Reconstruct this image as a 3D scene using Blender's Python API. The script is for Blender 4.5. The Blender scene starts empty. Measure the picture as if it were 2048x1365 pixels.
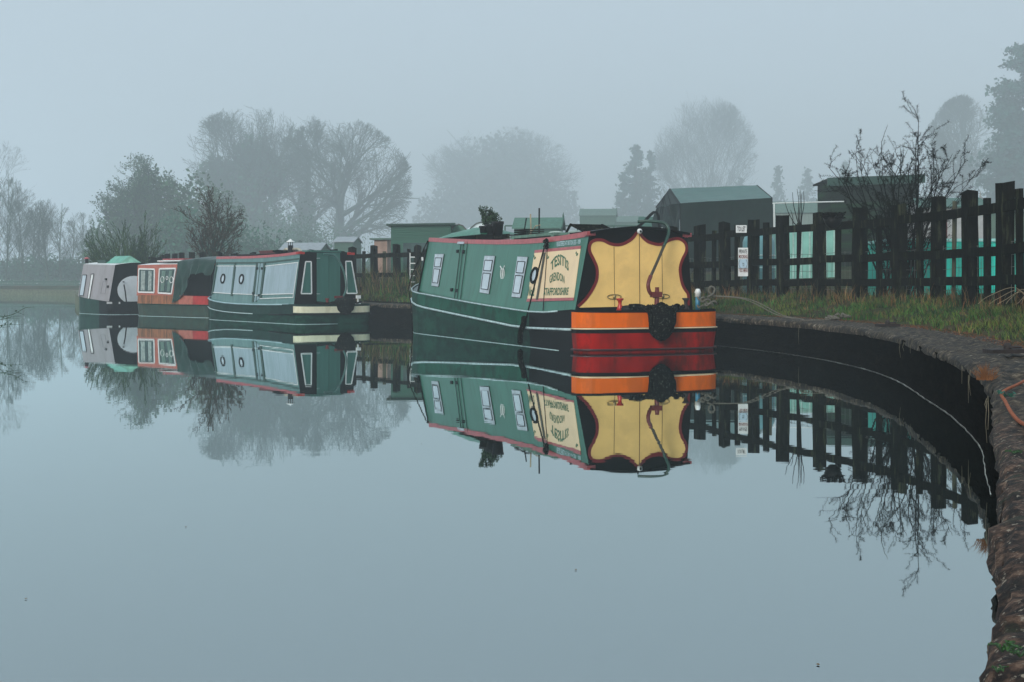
import bpy, math, random
from mathutils import Vector, Matrix, noise
R = math.radians
sc = bpy.context.scene
col = sc.collection
F, HY = 2600.0, 566.0          # focal length and horizon row of the 2048 x 1365 photograph, camera 1 m above the water

# ------------------------------------------------------------------ materials
MATS = {}
def mat(name, c, rough=0.7, metal=0.0, var=0.25, scale=6.0, bump=0.0, bscale=30.0, c2=None, patch=0.0, pscale=2.0,
        stretch=(1, 1, 1), spec=0.5, pthr=0.55, obj=False):
    if name in MATS: return MATS[name]
    m = bpy.data.materials.new(name); m.use_nodes = True
    nt = m.node_tree; N = nt.nodes; L = nt.links
    b = N['Principled BSDF']
    b.inputs['Roughness'].default_value = rough; b.inputs['Metallic'].default_value = metal
    b.inputs['Specular IOR Level'].default_value = spec
    tc = N.new('ShaderNodeTexCoord'); mp = N.new('ShaderNodeMapping'); mp.inputs['Scale'].default_value = stretch
    L.new(tc.outputs['Object'], mp.inputs['Vector'])
    n1 = N.new('ShaderNodeTexNoise'); n1.inputs['Scale'].default_value = scale; n1.inputs['Detail'].default_value = 6
    L.new(mp.outputs['Vector'], n1.inputs['Vector'])
    ra = N.new('ShaderNodeMapRange'); ra.inputs['From Min'].default_value = 0.3; ra.inputs['From Max'].default_value = 0.7
    ra.inputs['To Min'].default_value = 1 - var; ra.inputs['To Max'].default_value = 1 + var
    L.new(n1.outputs['Fac'], ra.inputs['Value'])
    mu = N.new('ShaderNodeMix'); mu.data_type = 'RGBA'; mu.blend_type = 'MULTIPLY'; mu.inputs['Factor'].default_value = 1
    mu.inputs['A'].default_value = (*c, 1)
    L.new(ra.outputs['Result'], mu.inputs['B'])
    out = mu.outputs['Result']
    if c2:
        n2 = N.new('ShaderNodeTexNoise'); n2.inputs['Scale'].default_value = pscale; n2.inputs['Detail'].default_value = 8
        n2.inputs['Roughness'].default_value = 0.65
        L.new(mp.outputs['Vector'], n2.inputs['Vector'])
        r2 = N.new('ShaderNodeMapRange'); r2.inputs['From Min'].default_value = pthr - 0.06; r2.inputs['From Max'].default_value = pthr + 0.06
        r2.inputs['To Max'].default_value = patch
        L.new(n2.outputs['Fac'], r2.inputs['Value'])
        mx = N.new('ShaderNodeMix'); mx.data_type = 'RGBA'; L.new(r2.outputs['Result'], mx.inputs['Factor'])
        L.new(out, mx.inputs['A']); mx.inputs['B'].default_value = (*c2, 1); out = mx.outputs['Result']
    L.new(out, b.inputs['Base Color'])
    if bump:
        n3 = N.new('ShaderNodeTexNoise'); n3.inputs['Scale'].default_value = bscale; n3.inputs['Detail'].default_value = 5
        L.new(mp.outputs['Vector'], n3.inputs['Vector'])
        bp = N.new('ShaderNodeBump'); bp.inputs['Strength'].default_value = bump; bp.inputs['Distance'].default_value = 0.02
        L.new(n3.outputs['Fac'], bp.inputs['Height']); L.new(bp.outputs['Normal'], b.inputs['Normal'])
    MATS[name] = m
    return m

black = mat('black_paint', (.002, .002, .002), .5, spec=.08, var=.4, bump=.05, bscale=8)
blackm = mat('black_matt', (.005, .005, .005), .8, spec=.2, bump=.5, bscale=40)
hull_black = mat('hull_blacking', (.004, .032, .022), .5, spec=.06, var=.5, scale=3, c2=(.012, .070, .045), patch=.8, pscale=2.2, bump=.12, bscale=6, stretch=(1, 1, 2.5))
hull_green = mat('hull_dark_green', (.006, .080, .048), .45, spec=.08, var=.35, scale=2.5, c2=(.006, .018, .012), patch=.7, pscale=3, bump=.1, bscale=5)
cab_green = mat('cabin_green', (.036, .165, .112), .32, spec=.35, var=.10, scale=1.8, bump=.06, bscale=3, c2=(.024, .120, .078), patch=.75, pscale=5, stretch=(1, 1.6, .25))
dark_green = mat('deep_green_paint', (.010, .050, .032), .35, var=.2)
cream = mat('cream_paint', (.85, .64, .38), .38, var=.07, scale=3, bump=.04, bscale=5)
buff = mat('buff_paint', (.95, .62, .21), .45, spec=.2, var=.10, scale=2.5, bump=.05, bscale=6, c2=(.74, .47, .17), patch=.35, pscale=3)
maroon = mat('maroon_paint', (.17, .004, .006), .35, var=.15)
rail_red = mat('faded_red_paint', (.40, .080, .085), .35, var=.2, scale=10)
red = mat('red_paint', (.42, .014, .008), .30, var=.2)
hull_red = mat('hull_red', (.34, .004, .001), .45, spec=.08, var=.3, scale=4, c2=(.07, .012, .006), patch=.75, pscale=3.2, stretch=(1,1,.5), bump=.1, bscale=5)
orange = mat('orange_paint', (.84, .145, .001), .42, spec=.15, var=.12, scale=3, c2=(.50, .11, .012), patch=.5, pscale=4, stretch=(1,1,.45), bump=.05, bscale=5)
white = mat('white_paint', (.78, .80, .78), .45, var=.1)
pale = mat('worn_edge_and_glint', (.42, .56, .56), .35, var=.35, scale=20)  # also colours the painted glint along the hull waterlines
palecream = mat('ivory_paint', (.80, .78, .56), .4, var=.10, c2=(.50,.46,.28), patch=.4, pscale=5, stretch=(1,1,.5))
steel = mat('brushed_steel', (.62, .66, .68), .28, metal=.7, var=.2)
glass = mat('window_glass', (.50, .60, .66), .08, var=.12, scale=4, spec=.8)
darkglass = mat('dark_glass', (.018, .050, .042), .06, var=.4, scale=4, spec=.8)
iron = mat('rusty_iron', (.016, .009, .007), .7, var=.4, bump=.4, bscale=50)
rope_m = mat('grey_rope', (.15, .14, .11), .9, var=.4, scale=60, bump=.8, bscale=120)
rope_d = mat('black_rope', (.0035, .0035, .003), .95, spec=.0, var=.5, scale=60, bump=.8, bscale=90, c2=(.13, .14, .11), patch=.9, pscale=34, pthr=.62)
rope_o = mat('orange_rope', (.34, .085, .026), .85, var=.35, scale=50, bump=.8, bscale=100)
blue_pan = mat('blue_grey_panel', (.31, .41, .46), .28, var=.10, scale=2, bump=.05, bscale=3, c2=(.20, .30, .31), patch=.45, pscale=6, stretch=(1, 1.6, .22), pthr=.52)
teal_mid = mat('teal_border', (.085, .190, .180), .3, var=.12, scale=3, c2=(.17, .30, .28), patch=.4, pscale=5, stretch=(1, 2, .3))
teal_door = mat('teal_door_paint', (.035, .130, .105), .30, var=.12, scale=2, c2=(.05, .17, .14), patch=.5, pscale=4, stretch=(2, 2, .2))
tarp = mat('dark_green_tarp', (.003, .030, .019), .36, spec=.3, var=.3, scale=3, bump=.5, bscale=5)
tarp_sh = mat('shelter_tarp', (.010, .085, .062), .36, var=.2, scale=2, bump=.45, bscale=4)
tarp_lt = mat('light_green_sheet', (.10, .38, .27), .4, var=.25, scale=6)
grey_p = mat('warm_grey_paint', (.32, .30, .31), .42, var=.12, scale=2, c2=(.20, .18, .17), patch=.5, pscale=4, stretch=(1, 1, .3))
rusty = mat('rust_streaked_orange', (.42, .15, .06), .6, var=.3, scale=5, c2=(.11, .045, .012), patch=.9, pscale=5, stretch=(3, 3, .35), pthr=.5)
salmon = mat('salmon_paint', (.44, .125, .085), .45, var=.2, scale=8)
curtain = mat('curtain_cloth', (.12, .20, .17), .8, var=.35, scale=18, stretch=(6, 6, .4))
wood_d = mat('weathered_dark_timber', (.0055, .0055, .004), .85, var=.6, scale=8, bump=.9, bscale=25, stretch=(3, 3, .5), spec=.0, c2=(.060, .068, .036), patch=.85, pscale=3.5, pthr=.61)
wood_l = mat('lighter_timber', (.060, .060, .034), .85, var=.5, scale=8, bump=.8, bscale=25, stretch=(3, 3, .4), c2=(.022, .028, .014), patch=.7, pscale=4)
wall_m = mat('wet_black_masonry', (.0026, .0024, .0018), .95, var=.7, scale=5, bump=1.0, bscale=14, spec=.0, stretch=(1, 1, 3), c2=(.010, .009, .006), patch=.8, pscale=4, pthr=.6)
bark = mat('bark', (.028, .066, .044), .9, var=.4, spec=.2)
bark_g = mat('mossy_bark', (.035, .080, .040), .9, var=.4, spec=.2)
twig_r = mat('reddish_twig', (.050, .038, .022), .9, var=.4, spec=.2)
twig_b = mat('black_twig', (.006, .005, .004), .95, var=.4, spec=.0)
twig_y = mat('green_osier', (.060, .120, .025), .9, var=.4, spec=.2)
ivy = mat('ivy_leaf', (.022, .125, .062), .7, var=.6, scale=3, spec=.2)
ivy_l = mat('olive_leaf', (.046, .120, .054), .8, var=.5, scale=3, spec=.2)
conif = mat('conifer_needles', (.016, .085, .060), .8, var=.5, scale=3, spec=.2)
leaf_g = mat('garden_leaf', (.022, .060, .020), .6, var=.5, scale=20)
grass_g = mat('grass_blade', (.048, .145, .024), .7, var=.5, scale=1.7, spec=.2, c2=(.15, .18, .036), patch=.8, pscale=1.1, pthr=.52)
grass_d = mat('dark_grass_blade', (.012, .040, .012), .8, var=.5, scale=1.7, spec=.2)
straw = mat('dry_straw', (.34, .235, .10), .9, var=.5, scale=6, spec=.2, c2=(.09, .055, .022), patch=.8, pscale=3, pthr=.45)
straw_r = mat('russet_straw', (.22, .095, .038), .9, var=.5, scale=9, spec=.2)
soil = mat('soil', (.040, .030, .018), .95, var=.5, scale=4, spec=.1)
shed_g = mat('green_shed_boards', (.014, .090, .055), .6, var=.15, scale=3, bump=.8, bscale=8, stretch=(.2, .2, 3))
shed_k = mat('dark_shed_boards', (.004, .010, .004), .8, spec=.05, var=.3, scale=3, bump=.8, bscale=8, stretch=(.2, .2, 3), c2=(.010, .055, .010), patch=.9, pscale=.9)
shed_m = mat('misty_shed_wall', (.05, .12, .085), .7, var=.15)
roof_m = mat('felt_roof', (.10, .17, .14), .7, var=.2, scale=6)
roof_p = mat('pale_roof', (.30, .34, .36), .6, var=.15)
pinkw = mat('pinkish_boards', (.34, .22, .17), .7, var=.2)
poly = mat('polythene', (.84, .92, .93), .35, var=.08)
polyg = mat('green_netting', (.10, .26, .17), .6, var=.2)
turq = mat('turquoise_paint', (.012, .54, .42), .45, var=.15, scale=2, bump=.1, bscale=4)
teal_tank = mat('teal_plastic', (.10, .25, .27), .35, var=.12)
plas_k = mat('black_plastic', (.005, .005, .005), .5, spec=.2)
blue_pl = mat('blue_plastic', (.04, .22, .36), .4)
galv = mat('galvanised_wire', (.16, .17, .15), .5, metal=.5)
ink_g = mat('green_lettering', (.028, .130, .055), .5, var=.1)
ink_k = mat('black_lettering', (.01, .01, .01), .5, var=.1)
ink_r = mat('dark_red_lettering', (.16, .02, .015), .5, var=.1)
ink_w = mat('pale_lettering', (.45, .60, .62), .5, var=.1)
paleblue = mat('pale_blue_card', (.45, .60, .70), .5, var=.1)
brass = mat('brass', (.35, .25, .10), .35, metal=.6, var=.2)
scum = mat('pale_scum', (.62, .66, .62), .6, var=.5, scale=30)

# ------------------------------------------------------------------ mesh helpers
class MB:
    def __init__(s): s.v = []; s.f = []; s.m = []
    def quad(s, a, b, c, d, m=0):
        i = len(s.v); s.v += [tuple(a), tuple(b), tuple(c), tuple(d)]; s.f.append((i, i+1, i+2, i+3)); s.m.append(m)
    def poly(s, pts, m=0):
        i = len(s.v); s.v += [tuple(p) for p in pts]; s.f.append(tuple(range(i, i+len(pts)))); s.m.append(m)
    def box(s, x0, x1, y0, y1, z0, z1, m=0, M=None):
        P = [(x0,y0,z0),(x1,y0,z0),(x1,y1,z0),(x0,y1,z0),(x0,y0,z1),(x1,y0,z1),(x1,y1,z1),(x0,y1,z1)]
        s.hexa([M @ Vector(p) if M else p for p in P], m)
    def hexa(s, P, m=0):
        i = len(s.v); s.v += [tuple(p) for p in P]
        for f in ((0,3,2,1),(4,5,6,7),(0,1,5,4),(1,2,6,5),(2,3,7,6),(3,0,4,7)):
            s.f.append(tuple(i+k for k in f)); s.m.append(m)
    def bar(s, a, b, w, h, m=0, up=(0,0,1)):
        a = Vector(a); b = Vector(b); d = (b-a).normalized(); u = Vector(up); x = d.cross(u)
        if x.length < 1e-4: x = d.cross(Vector((0,1,0)))
        x.normalize(); z = x.cross(d).normalized(); x *= w/2; z *= h/2
        s.hexa([a-x-z, a+x-z, b+x-z, b-x-z, a-x+z, a+x+z, b+x+z, b-x+z], m)
    def slab(s, pts, n, t, m=0, mside=None):       # polygon outline given thickness t towards n
        n = Vector(n).normalized()*t; k = len(pts); P = [Vector(p) for p in pts]
        s.poly([p+n for p in P], m); s.poly([p for p in reversed(P)], m)
        for i in range(k):
            a, b = P[i], P[(i+1) % k]; s.quad(a, b, b+n, a+n, m if mside is None else mside)
    def tube(s, pts, r, n=6, m=0, caps=True):
        k = len(pts)
        if not hasattr(r, '__len__'): r = [r]*k
        i0 = len(s.v); px = None
        for i, p in enumerate(pts):
            a = pts[max(i-1, 0)]; b = pts[min(i+1, k-1)]
            dx, dy, dz = b[0]-a[0], b[1]-a[1], b[2]-a[2]
            l = math.sqrt(dx*dx+dy*dy+dz*dz) or 1; dx/=l; dy/=l; dz/=l
            if px is None: px = (1,0,0) if abs(dx) < .6 else (0,0,1)
            q = px[0]*dx+px[1]*dy+px[2]*dz
            x = (px[0]-q*dx, px[1]-q*dy, px[2]-q*dz); l = math.sqrt(x[0]**2+x[1]**2+x[2]**2)
            if l < 1e-5:
                x = (0,0,1) if abs(dz) < .7 else (0,1,0); q = x[0]*dx+x[1]*dy+x[2]*dz
                x = (x[0]-q*dx, x[1]-q*dy, x[2]-q*dz); l = math.sqrt(x[0]**2+x[1]**2+x[2]**2)
            x = (x[0]/l, x[1]/l, x[2]/l); px = x
            y = (dy*x[2]-dz*x[1], dz*x[0]-dx*x[2], dx*x[1]-dy*x[0]); rr = r[i]
            for j in range(n):
                c = math.cos(2*math.pi*j/n)*rr; t = math.sin(2*math.pi*j/n)*rr
                s.v.append((p[0]+x[0]*c+y[0]*t, p[1]+x[1]*c+y[1]*t, p[2]+x[2]*c+y[2]*t))
        for i in range(k-1):
            for j in range(n):
                a = i0+i*n+j; b = i0+i*n+(j+1) % n
                s.f.append((a, b, b+n, a+n)); s.m.append(m)
        if caps and n > 3:
            s.f.append(tuple(i0+j for j in reversed(range(n)))); s.m.append(m)
            s.f.append(tuple(i0+(k-1)*n+j for j in range(n))); s.m.append(m)
    def lathe(s, prof, c=(0,0,0), n=16, m=0, M=None):
        i0 = len(s.v)
        for r, z in prof:
            for j in range(n):
                a = 2*math.pi*j/n; p = Vector((r*math.cos(a), r*math.sin(a), z))
                if M: p = M @ p
                s.v.append((p[0]+c[0], p[1]+c[1], p[2]+c[2]))
        for i in range(len(prof)-1):
            for j in range(n):
                a = i0+i*n+j; b = i0+i*n+(j+1) % n; s.f.append((a, b, b+n, a+n)); s.m.append(m)
        s.f.append(tuple(i0+j for j in reversed(range(n)))); s.m.append(m)
        s.f.append(tuple(i0+(len(prof)-1)*n+j for j in range(n))); s.m.append(m)
    def leaf(s, p, sz, rg, m=0):
        a = rg.uniform(0, 6.28); t = rg.uniform(-1, 1); q = math.sqrt(1-t*t)
        d = Vector((q*math.cos(a), q*math.sin(a), t)); e = d.orthogonal().normalized()
        e.rotate(Matrix.Rotation(rg.uniform(0, 6.28), 3, d)); g = d.cross(e)
        p = Vector(p); e *= sz; g *= sz*.6
        s.quad(p-e, p-g, p+e, p+g, m)
    def build(s, name, mats, parent=None, smooth=False, loc=None):
        me = bpy.data.meshes.new(name); me.from_pydata(s.v, [], s.f)
        for m in (mats if isinstance(mats, (list, tuple)) else [mats]): me.materials.append(m)
        if any(s.m): me.polygons.foreach_set('material_index', s.m)
        if smooth: me.polygons.foreach_set('use_smooth', [True]*len(s.f))
        me.update()
        o = bpy.data.objects.new(name, me); col.objects.link(o)
        if parent: o.parent = parent
        if loc: o.location = loc
        return o

def tag(o, label=None, cat=None, group=None, kind=None):
    for k, v in (('label', label), ('category', cat), ('group', group), ('kind', kind)):
        if v: o[k] = v
    return o
def empty(name, loc, rz=0, label=None, cat=None, group=None):
    o = bpy.data.objects.new(name, None); col.objects.link(o); o.location = loc; o.rotation_euler.z = rz
    o.empty_display_size = .2
    return tag(o, label, cat, group)
def single(name, mb, mats, loc, label, cat, group=None, smooth=False, rz=0):
    """one-mesh thing whose MB is given in local coordinates about loc"""
    o = mb.build(name, mats, None, smooth); o.location = loc; o.rotation_euler.z = rz
    return tag(o, label, cat, group)
def copy_tree(o, parent=None):
    c = o.copy(); col.objects.link(c); c.parent = parent
    for ch in list(o.children): copy_tree(ch, c)
    return c
def at(px, d, py=None, z=0):
    return Vector(((px-1024)/F*d, d, z if py is None else 1-(py-HY)/F*d))
def smooth_path(P, n=6):
    P = [Vector(p) for p in P]; out = []
    for i in range(len(P)-1):
        p0 = P[max(i-1, 0)]; p1 = P[i]; p2 = P[i+1]; p3 = P[min(i+2, len(P)-1)]
        for k in range(n):
            t = k/n
            out.append(.5*((2*p1)+(p2-p0)*t+(2*p0-5*p1+4*p2-p3)*t*t+(3*p1-p0-3*p2+p3)*t**3))
    out.append(P[-1]); return out

class Frame:                       # a boat's own axes: x = across (to the right), y = away from its stern, z = up
    def __init__(s, left, th, hb):
        s.c, s.s = math.cos(th), math.sin(th); s.th = th; s.o = Vector((left[0]+hb*s.c, left[1]+hb*s.s, 0))
    def w(s, p): return Vector((s.o.x+p[0]*s.c-p[1]*s.s, s.o.y+p[0]*s.s+p[1]*s.c, p[2]))
    def l(s, w): r = Vector(w)-s.o; return Vector((r.x*s.c+r.y*s.s, -r.x*s.s+r.y*s.c, w[2]))
    def tr(s, plane, px, py):      # where the photo point (px, py) lies on one of the boat's own planes
        P = [s.w(p) for p in plane]; n = (P[1]-P[0]).cross(P[2]-P[0]); o = Vector((0, 0, 1))
        d = Vector(((px-1024)/F, 1, -(py-HY)/F)); t = (P[0]-o).dot(n)/d.dot(n)
        return s.l(o+d*t)

def text_pts(txt, bold=.02):
    cu = bpy.data.curves.new('lettering', 'FONT'); cu.body = txt; cu.offset = bold; cu.resolution_u = 2
    o = bpy.data.objects.new('lettering_tmp', cu); col.objects.link(o)
    bpy.context.view_layer.update()
    me = bpy.data.meshes.new_from_object(o.evaluated_get(bpy.context.evaluated_depsgraph_get()))
    vs = [tuple(v.co) for v in me.vertices]; fs = [tuple(p.vertices) for p in me.polygons]
    bpy.data.objects.remove(o); bpy.data.curves.remove(cu); bpy.data.meshes.remove(me)
    x0 = min(v[0] for v in vs); x1 = max(v[0] for v in vs); y0 = min(v[1] for v in vs); y1 = max(v[1] for v in vs)
    return [((v[0]-x0)/(x1-x0), (v[1]-y0)/(y1-y0)) for v in vs], fs
def put_text(mb, txt, fn, m=0, bold=.02):
    vs, fs = text_pts(txt, bold); i = len(mb.v)
    mb.v += [tuple(fn(a, b)) for a, b in vs]
    for f in fs: mb.f.append(tuple(i+k for k in f)); mb.m.append(m)

# ------------------------------------------------------------------ bank line (plan), landward offset on its right
BANK = [(-.35,-1.2),(.10,.4),(.42,1.2),(.616,1.69),(.79,2.13),(1.017,2.74),(1.25,3.35),(1.52,4.05),(2.10,5.6),(2.5,6.8),(2.88,7.95),(3.28,9.6),(3.58,11.2),
        (3.92,13.1),(4.08,14.6),(4.10,16),(4.02,17.3),(3.75,18.9),(3.28,20.6),(2.55,22.6),(1.75,24.7),(.85,27.0),(-.3,28.9),(-1.6,30.6),(-2.9,32.0),(-4.2,33.8),
        (-5.5,35.6),(-7.3,37.7),(-9.2,39.7),(-11.4,42.0),(-13.3,44.2),(-15.0,47.3),(-17.0,52),(-20.1,60),(-24.2,72),(-29.2,87),(-33.4,97),(-39,103),(-48,107),(-66,110),(-130,112)]
def refine(P, step):
    S = smooth_path([(p[0], p[1], 0) for p in P], 10); out = [S[0]]
    acc = 0
    for a, b in zip(S, S[1:]):
        acc += (b-a).length
        if acc >= (step(b) if callable(step) else step): out.append(b); acc = 0
    out.append(S[-1]); return out
def normals(P):
    N = []
    for i in range(len(P)):
        t = (P[min(i+1, len(P)-1)]-P[max(i-1, 0)]).normalized(); N.append(Vector((t.y, -t.x, 0)))
    return N
def ground_z(off, p):
    h = .47 if off < .75 else .47+min((off-.75)/1.5, 1)*.26
    if off > 3.2:
        k = max(0, min(1, (p.x+14)/14)); h += k*min((off-3.2)*.05, 3.4)
        h += .25*noise.noise(Vector((p.x*.05, p.y*.05, 0)))*min((off-3)/14, 1)
    elif off > .9: h += .03*noise.noise(Vector((p.x*1.3, p.y*1.3, 2)))
    return h
BP = refine(BANK, lambda p: .25 if p.y < 40 else 2); BN = normals(BP)
def bank_pt(s, off):               # s = arc length along the bank from its near end
    i = 0; acc = 0
    while i < len(BP)-2:
        l = (BP[i+1]-BP[i]).length
        if acc+l > s: break
        acc += l; i += 1
    t = min(max((s-acc)/((BP[i+1]-BP[i]).length), 0), 1)
    p = BP[i].lerp(BP[i+1], t); n = BN[i].lerp(BN[i+1], t).normalized()
    return p+n*off, n
def arc_of(y):
    acc = 0
    for a, b in zip(BP, BP[1:]):
        if b.y > y: return acc
        acc += (b-a).length
    return acc

def land():
    offs = [.70,.9,1.2,1.6,2.0,2.25,2.6,3.2,4,5.5,7.5,9,12,16,22,30,42,60,85,120,180,300,600,1300]
    mb = MB(); n = len(offs)
    for p, nn in zip(BP, BN):
        for o in offs:
            q = p+nn*o; mb.v.append((q.x, q.y, ground_z(o, q)-(.03 if o < .8 else 0)))
    for i in range(len(BP)-1):
        for j in range(n-1):
            a = i*n+j; mb.f.append((a, a+1, a+n+1, a+n)); mb.m.append(0)
    g = mat('turf_ground', (.022, .040, .012), .95, var=.5, scale=.8, bump=.8, bscale=6, spec=.1, c2=(.060, .045, .020), patch=.8, pscale=.5, pthr=.5)
    tag(mb.build('ground', g, smooth=True), kind='structure')
    # the bank on the near left, outside the picture
    mb = MB(); P = [Vector((-3.2-.44*y, y, 0)) for y in (-8, 0, 10, 20, 30, 45, 60, 75, 90, 106)]
    for p in P:
        for o, z in ((0,-.9),(0,.2),(.6,.42),(3,.6),(20,.8),(300,.9)): mb.v.append((p.x-o, p.y, z))
    for i in range(len(P)-1):
        for j in range(5):
            a = i*6+j; mb.f.append((a+6, a+7, a+1, a)); mb.m.append(0)
    tag(mb.build('ground_far_side', g), kind='structure')
land()

def coping():
    """stone coping with a rolled, broken edge; finely modelled where the camera is close"""
    P = refine(BANK[:33], lambda p: .022 if p.y < 4 else (.045 if p.y < 13 else .16)); N = normals(P)
    prof = [(.0,.375),(-.008,.395),(-.006,.415),(0,.438),(.02,.456),(.05,.465)]+[(.05+.7*k/20, .468) for k in range(1, 21)]+[(.80,.44)]
    mb = MB(); n = len(prof); acc = 0; last = P[0]; rj = random.Random(9); joints = [.2]
    while joints[-1] < 60: joints.append(joints[-1]+rj.uniform(.38,.8))
    hts = [rj.uniform(-.012,.012) for _ in joints]; ins = [rj.uniform(-.014,.014)*(.0 if j < 6 else .8) for j in joints]; jk = 0
    for p, nn in zip(P, N):
        acc += (p-last).length; last = p
        while jk < len(joints)-2 and acc > joints[jk+1]: jk += 1
        dj = min(abs(acc-joints[jk]), abs(acc-joints[jk+1])); gr = -.030*max(0, 1-dj/.028)+hts[jk]
        p = p+nn*(ins[jk]+.012*max(0, 1-dj/.02))
        amp = 1.0 if p.y < 14 else .6
        for k, (o, z) in enumerate(prof):
            q = p+nn*o; w = Vector((q.x, q.y, z))
            a = noise.fractal(w*8.5, 1.0, 2.1, 5)*.020*amp; b = noise.noise(Vector((q.x*34, q.y*34, z*12)))*.009*amp
            c = (noise.noise(Vector((q.x*1.4, q.y*1.4, 5))))*.010
            cell = noise.voronoi(Vector((q.x*5, q.y*9, z*5)))[0]; cr = -.022*max(0, 1-(cell[1]-cell[0])*7)*amp
            if k < 6: q = q-nn*(a*1.6+b+cr); zz = z+a*.6+c+(gr if k > 2 else 0)
            else: zz = z+a+b+c+cr+gr
            mb.v.append((q.x, q.y, zz))
    for i in range(len(P)-1):
        for j in range(n-1):
            a = i*n+j; mb.f.append((a, a+1, a+n+1, a+n)); mb.m.append(0)
    m = bpy.data.materials.new('weathered_coping_stone'); m.use_nodes = True; nt = m.node_tree; NN = nt.nodes; L = nt.links
    b = NN['Principled BSDF']; b.inputs['Roughness'].default_value = .8; b.inputs['Specular IOR Level'].default_value = .3
    tc = NN.new('ShaderNodeTexCoord')
    def nz(s, d=8, r=.65):
        x = NN.new('ShaderNodeTexNoise'); x.inputs['Scale'].default_value = s; x.inputs['Detail'].default_value = d; x.inputs['Roughness'].default_value = r
        L.new(tc.outputs['Object'], x.inputs['Vector']); return x.outputs['Fac']
    def ramp(src, st):
        r = NN.new('ShaderNodeValToRGB'); L.new(src, r.inputs['Fac']); e = r.color_ramp.elements
        e[0].position, e[0].color = st[0]; e[1].position, e[1].color = st[1]
        for p_, c_ in st[2:]: x = e.new(p_); x.color = c_
        return r.outputs['Color']
    base = ramp(nz(26), [(.40,(.004,.003,.002,1)),(.50,(.030,.016,.010,1)),(.58,(.105,.058,.036,1)),(.68,(.26,.17,.115,1))])
    spot = ramp(nz(60, 3), [(.60,(0,0,0,1)),(.68,(1,1,1,1))]); mix = NN.new('ShaderNodeMix'); mix.data_type = 'RGBA'
    L.new(spot, mix.inputs['Factor']); L.new(base, mix.inputs['A']); mix.inputs['B'].default_value = (.34,.29,.22,1)
    moss = ramp(nz(3.5, 6), [(.57,(0,0,0,1)),(.66,(1,1,1,1))]); mix2 = NN.new('ShaderNodeMix'); mix2.data_type = 'RGBA'
    L.new(moss, mix2.inputs['Factor']); L.new(mix.outputs['Result'], mix2.inputs['A']); mix2.inputs['B'].default_value = (.020,.030,.012,1)
    # greyer further along the curve: real change of stone after the near blocks
    sx = NN.new('ShaderNodeSeparateXYZ'); L.new(tc.outputs['Object'], sx.inputs[0])
    mr = NN.new('ShaderNodeMapRange'); mr.inputs['From Min'].default_value = 4.0; mr.inputs['From Max'].default_value = 6.5; L.new(sx.outputs['Y'], mr.inputs['Value'])
    grey = ramp(nz(15), [(.42,(.004,.004,.003,1)),(.52,(.042,.031,.019,1)),(.61,(.115,.088,.056,1)),(.69,(.34,.31,.25,1))])
    mix3 = NN.new('ShaderNodeMix'); mix3.data_type = 'RGBA'; L.new(mr.outputs['Result'], mix3.inputs['Factor'])
    L.new(mix2.outputs['Result'], mix3.inputs['A']); L.new(grey, mix3.inputs['B']); L.new(mix3.outputs['Result'], b.inputs['Base Color'])
    bp = NN.new('ShaderNodeBump'); bp.inputs['Strength'].default_value = .9; bp.inputs['Distance'].default_value = .012
    L.new(nz(45, 8, .7), bp.inputs['Height']); L.new(bp.outputs['Normal'], b.inputs['Normal'])
    tag(mb.build('path_edge_coping', m, smooth=True), kind='structure')
    # the wall below
    mb = MB(); P = BP; prof = [(.012,.425),(.012,.22),(.004,.12),(.0,.03),(0,-.06),(.02,-1.0)]
    for p, nn in zip(P, BN):
        for o, z in prof:
            q = p+nn*(o+.018*noise.noise(Vector((p.x*3, p.y*3, z*5)))); mb.v.append((q.x, q.y, z))
    for i in range(len(P)-1):
        for j in range(5):
            a = i*6+j; mb.f.append((a+1, a, a+6, a+7)); mb.m.append(1 if P[i].y > 52 else 0)
    # coarse coping beyond the modelled part
    tag(mb.build('canal_wall', [wall_m, mat('reedy_bank_face', (.10,.12,.06), .9, var=.4)]), kind='structure')
    mb = MB()
    j0 = max(i for i, p in enumerate(BP) if p.y < P[0].y+51)-1
    for i in range(j0, len(BP)-1):
        a, b_ = BP[i], BP[i+1]; na, nb = BN[i], BN[i+1]; z = Vector((0,0,.47)); lo = Vector((0,0,.38))
        mb.quad(a+z, a+na*.75+z, b_+nb*.75+z, b_+z); mb.quad(a+lo, a+z, b_+z, b_+lo)
    tag(mb.build('path_edge_far', mat('pale_turf_edge', (.10,.11,.06), .9, var=.4)), kind='structure')
    # thin pale line of scum where the wall meets the water
    Q = [p for p in refine(BANK[:21], .05) if p.y > 6.0]; NQ = normals(Q); mb = MB()
    for p, nn in zip(Q, NQ):
        w = p.y/15*(.002+.006*abs(noise.noise(Vector((p.x*4, p.y*4, 0))))); o = -.022+.010*noise.noise(Vector((p.x*7, p.y*7, 3)))
        for oo in (o-w, o+w): q = p+nn*oo; mb.v.append((q.x, q.y, .004))
    for i in range(len(Q)-1):
        a = 2*i; mb.f.append((a, a+1, a+3, a+2)); mb.m.append(0)
    tag(mb.build('water_edge_scum', scum), kind='structure')
coping()

def strands():
    rg = random.Random(14); mb = MB()
    for k in range(10):
        s_ = rg.uniform(7, 20); p, n = bank_pt(s_, -.004); z1 = rg.uniform(.36,.44); z0 = z1-rg.uniform(.05,.24); x = p.x; y = p.y
        mb.tube([(x-n.x*.01, y-n.y*.01, z1), (x-n.x*.014+rg.uniform(-.01,.01), y-n.y*.014, (z0+z1)/2), (x-n.x*.01, y-n.y*.01, z0)], [.0018,.0013,.0008], 4)
    tag(mb.build('hanging_roots', mat('pale_root', (.22,.20,.14), .9)), kind='stuff')
strands()
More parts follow.
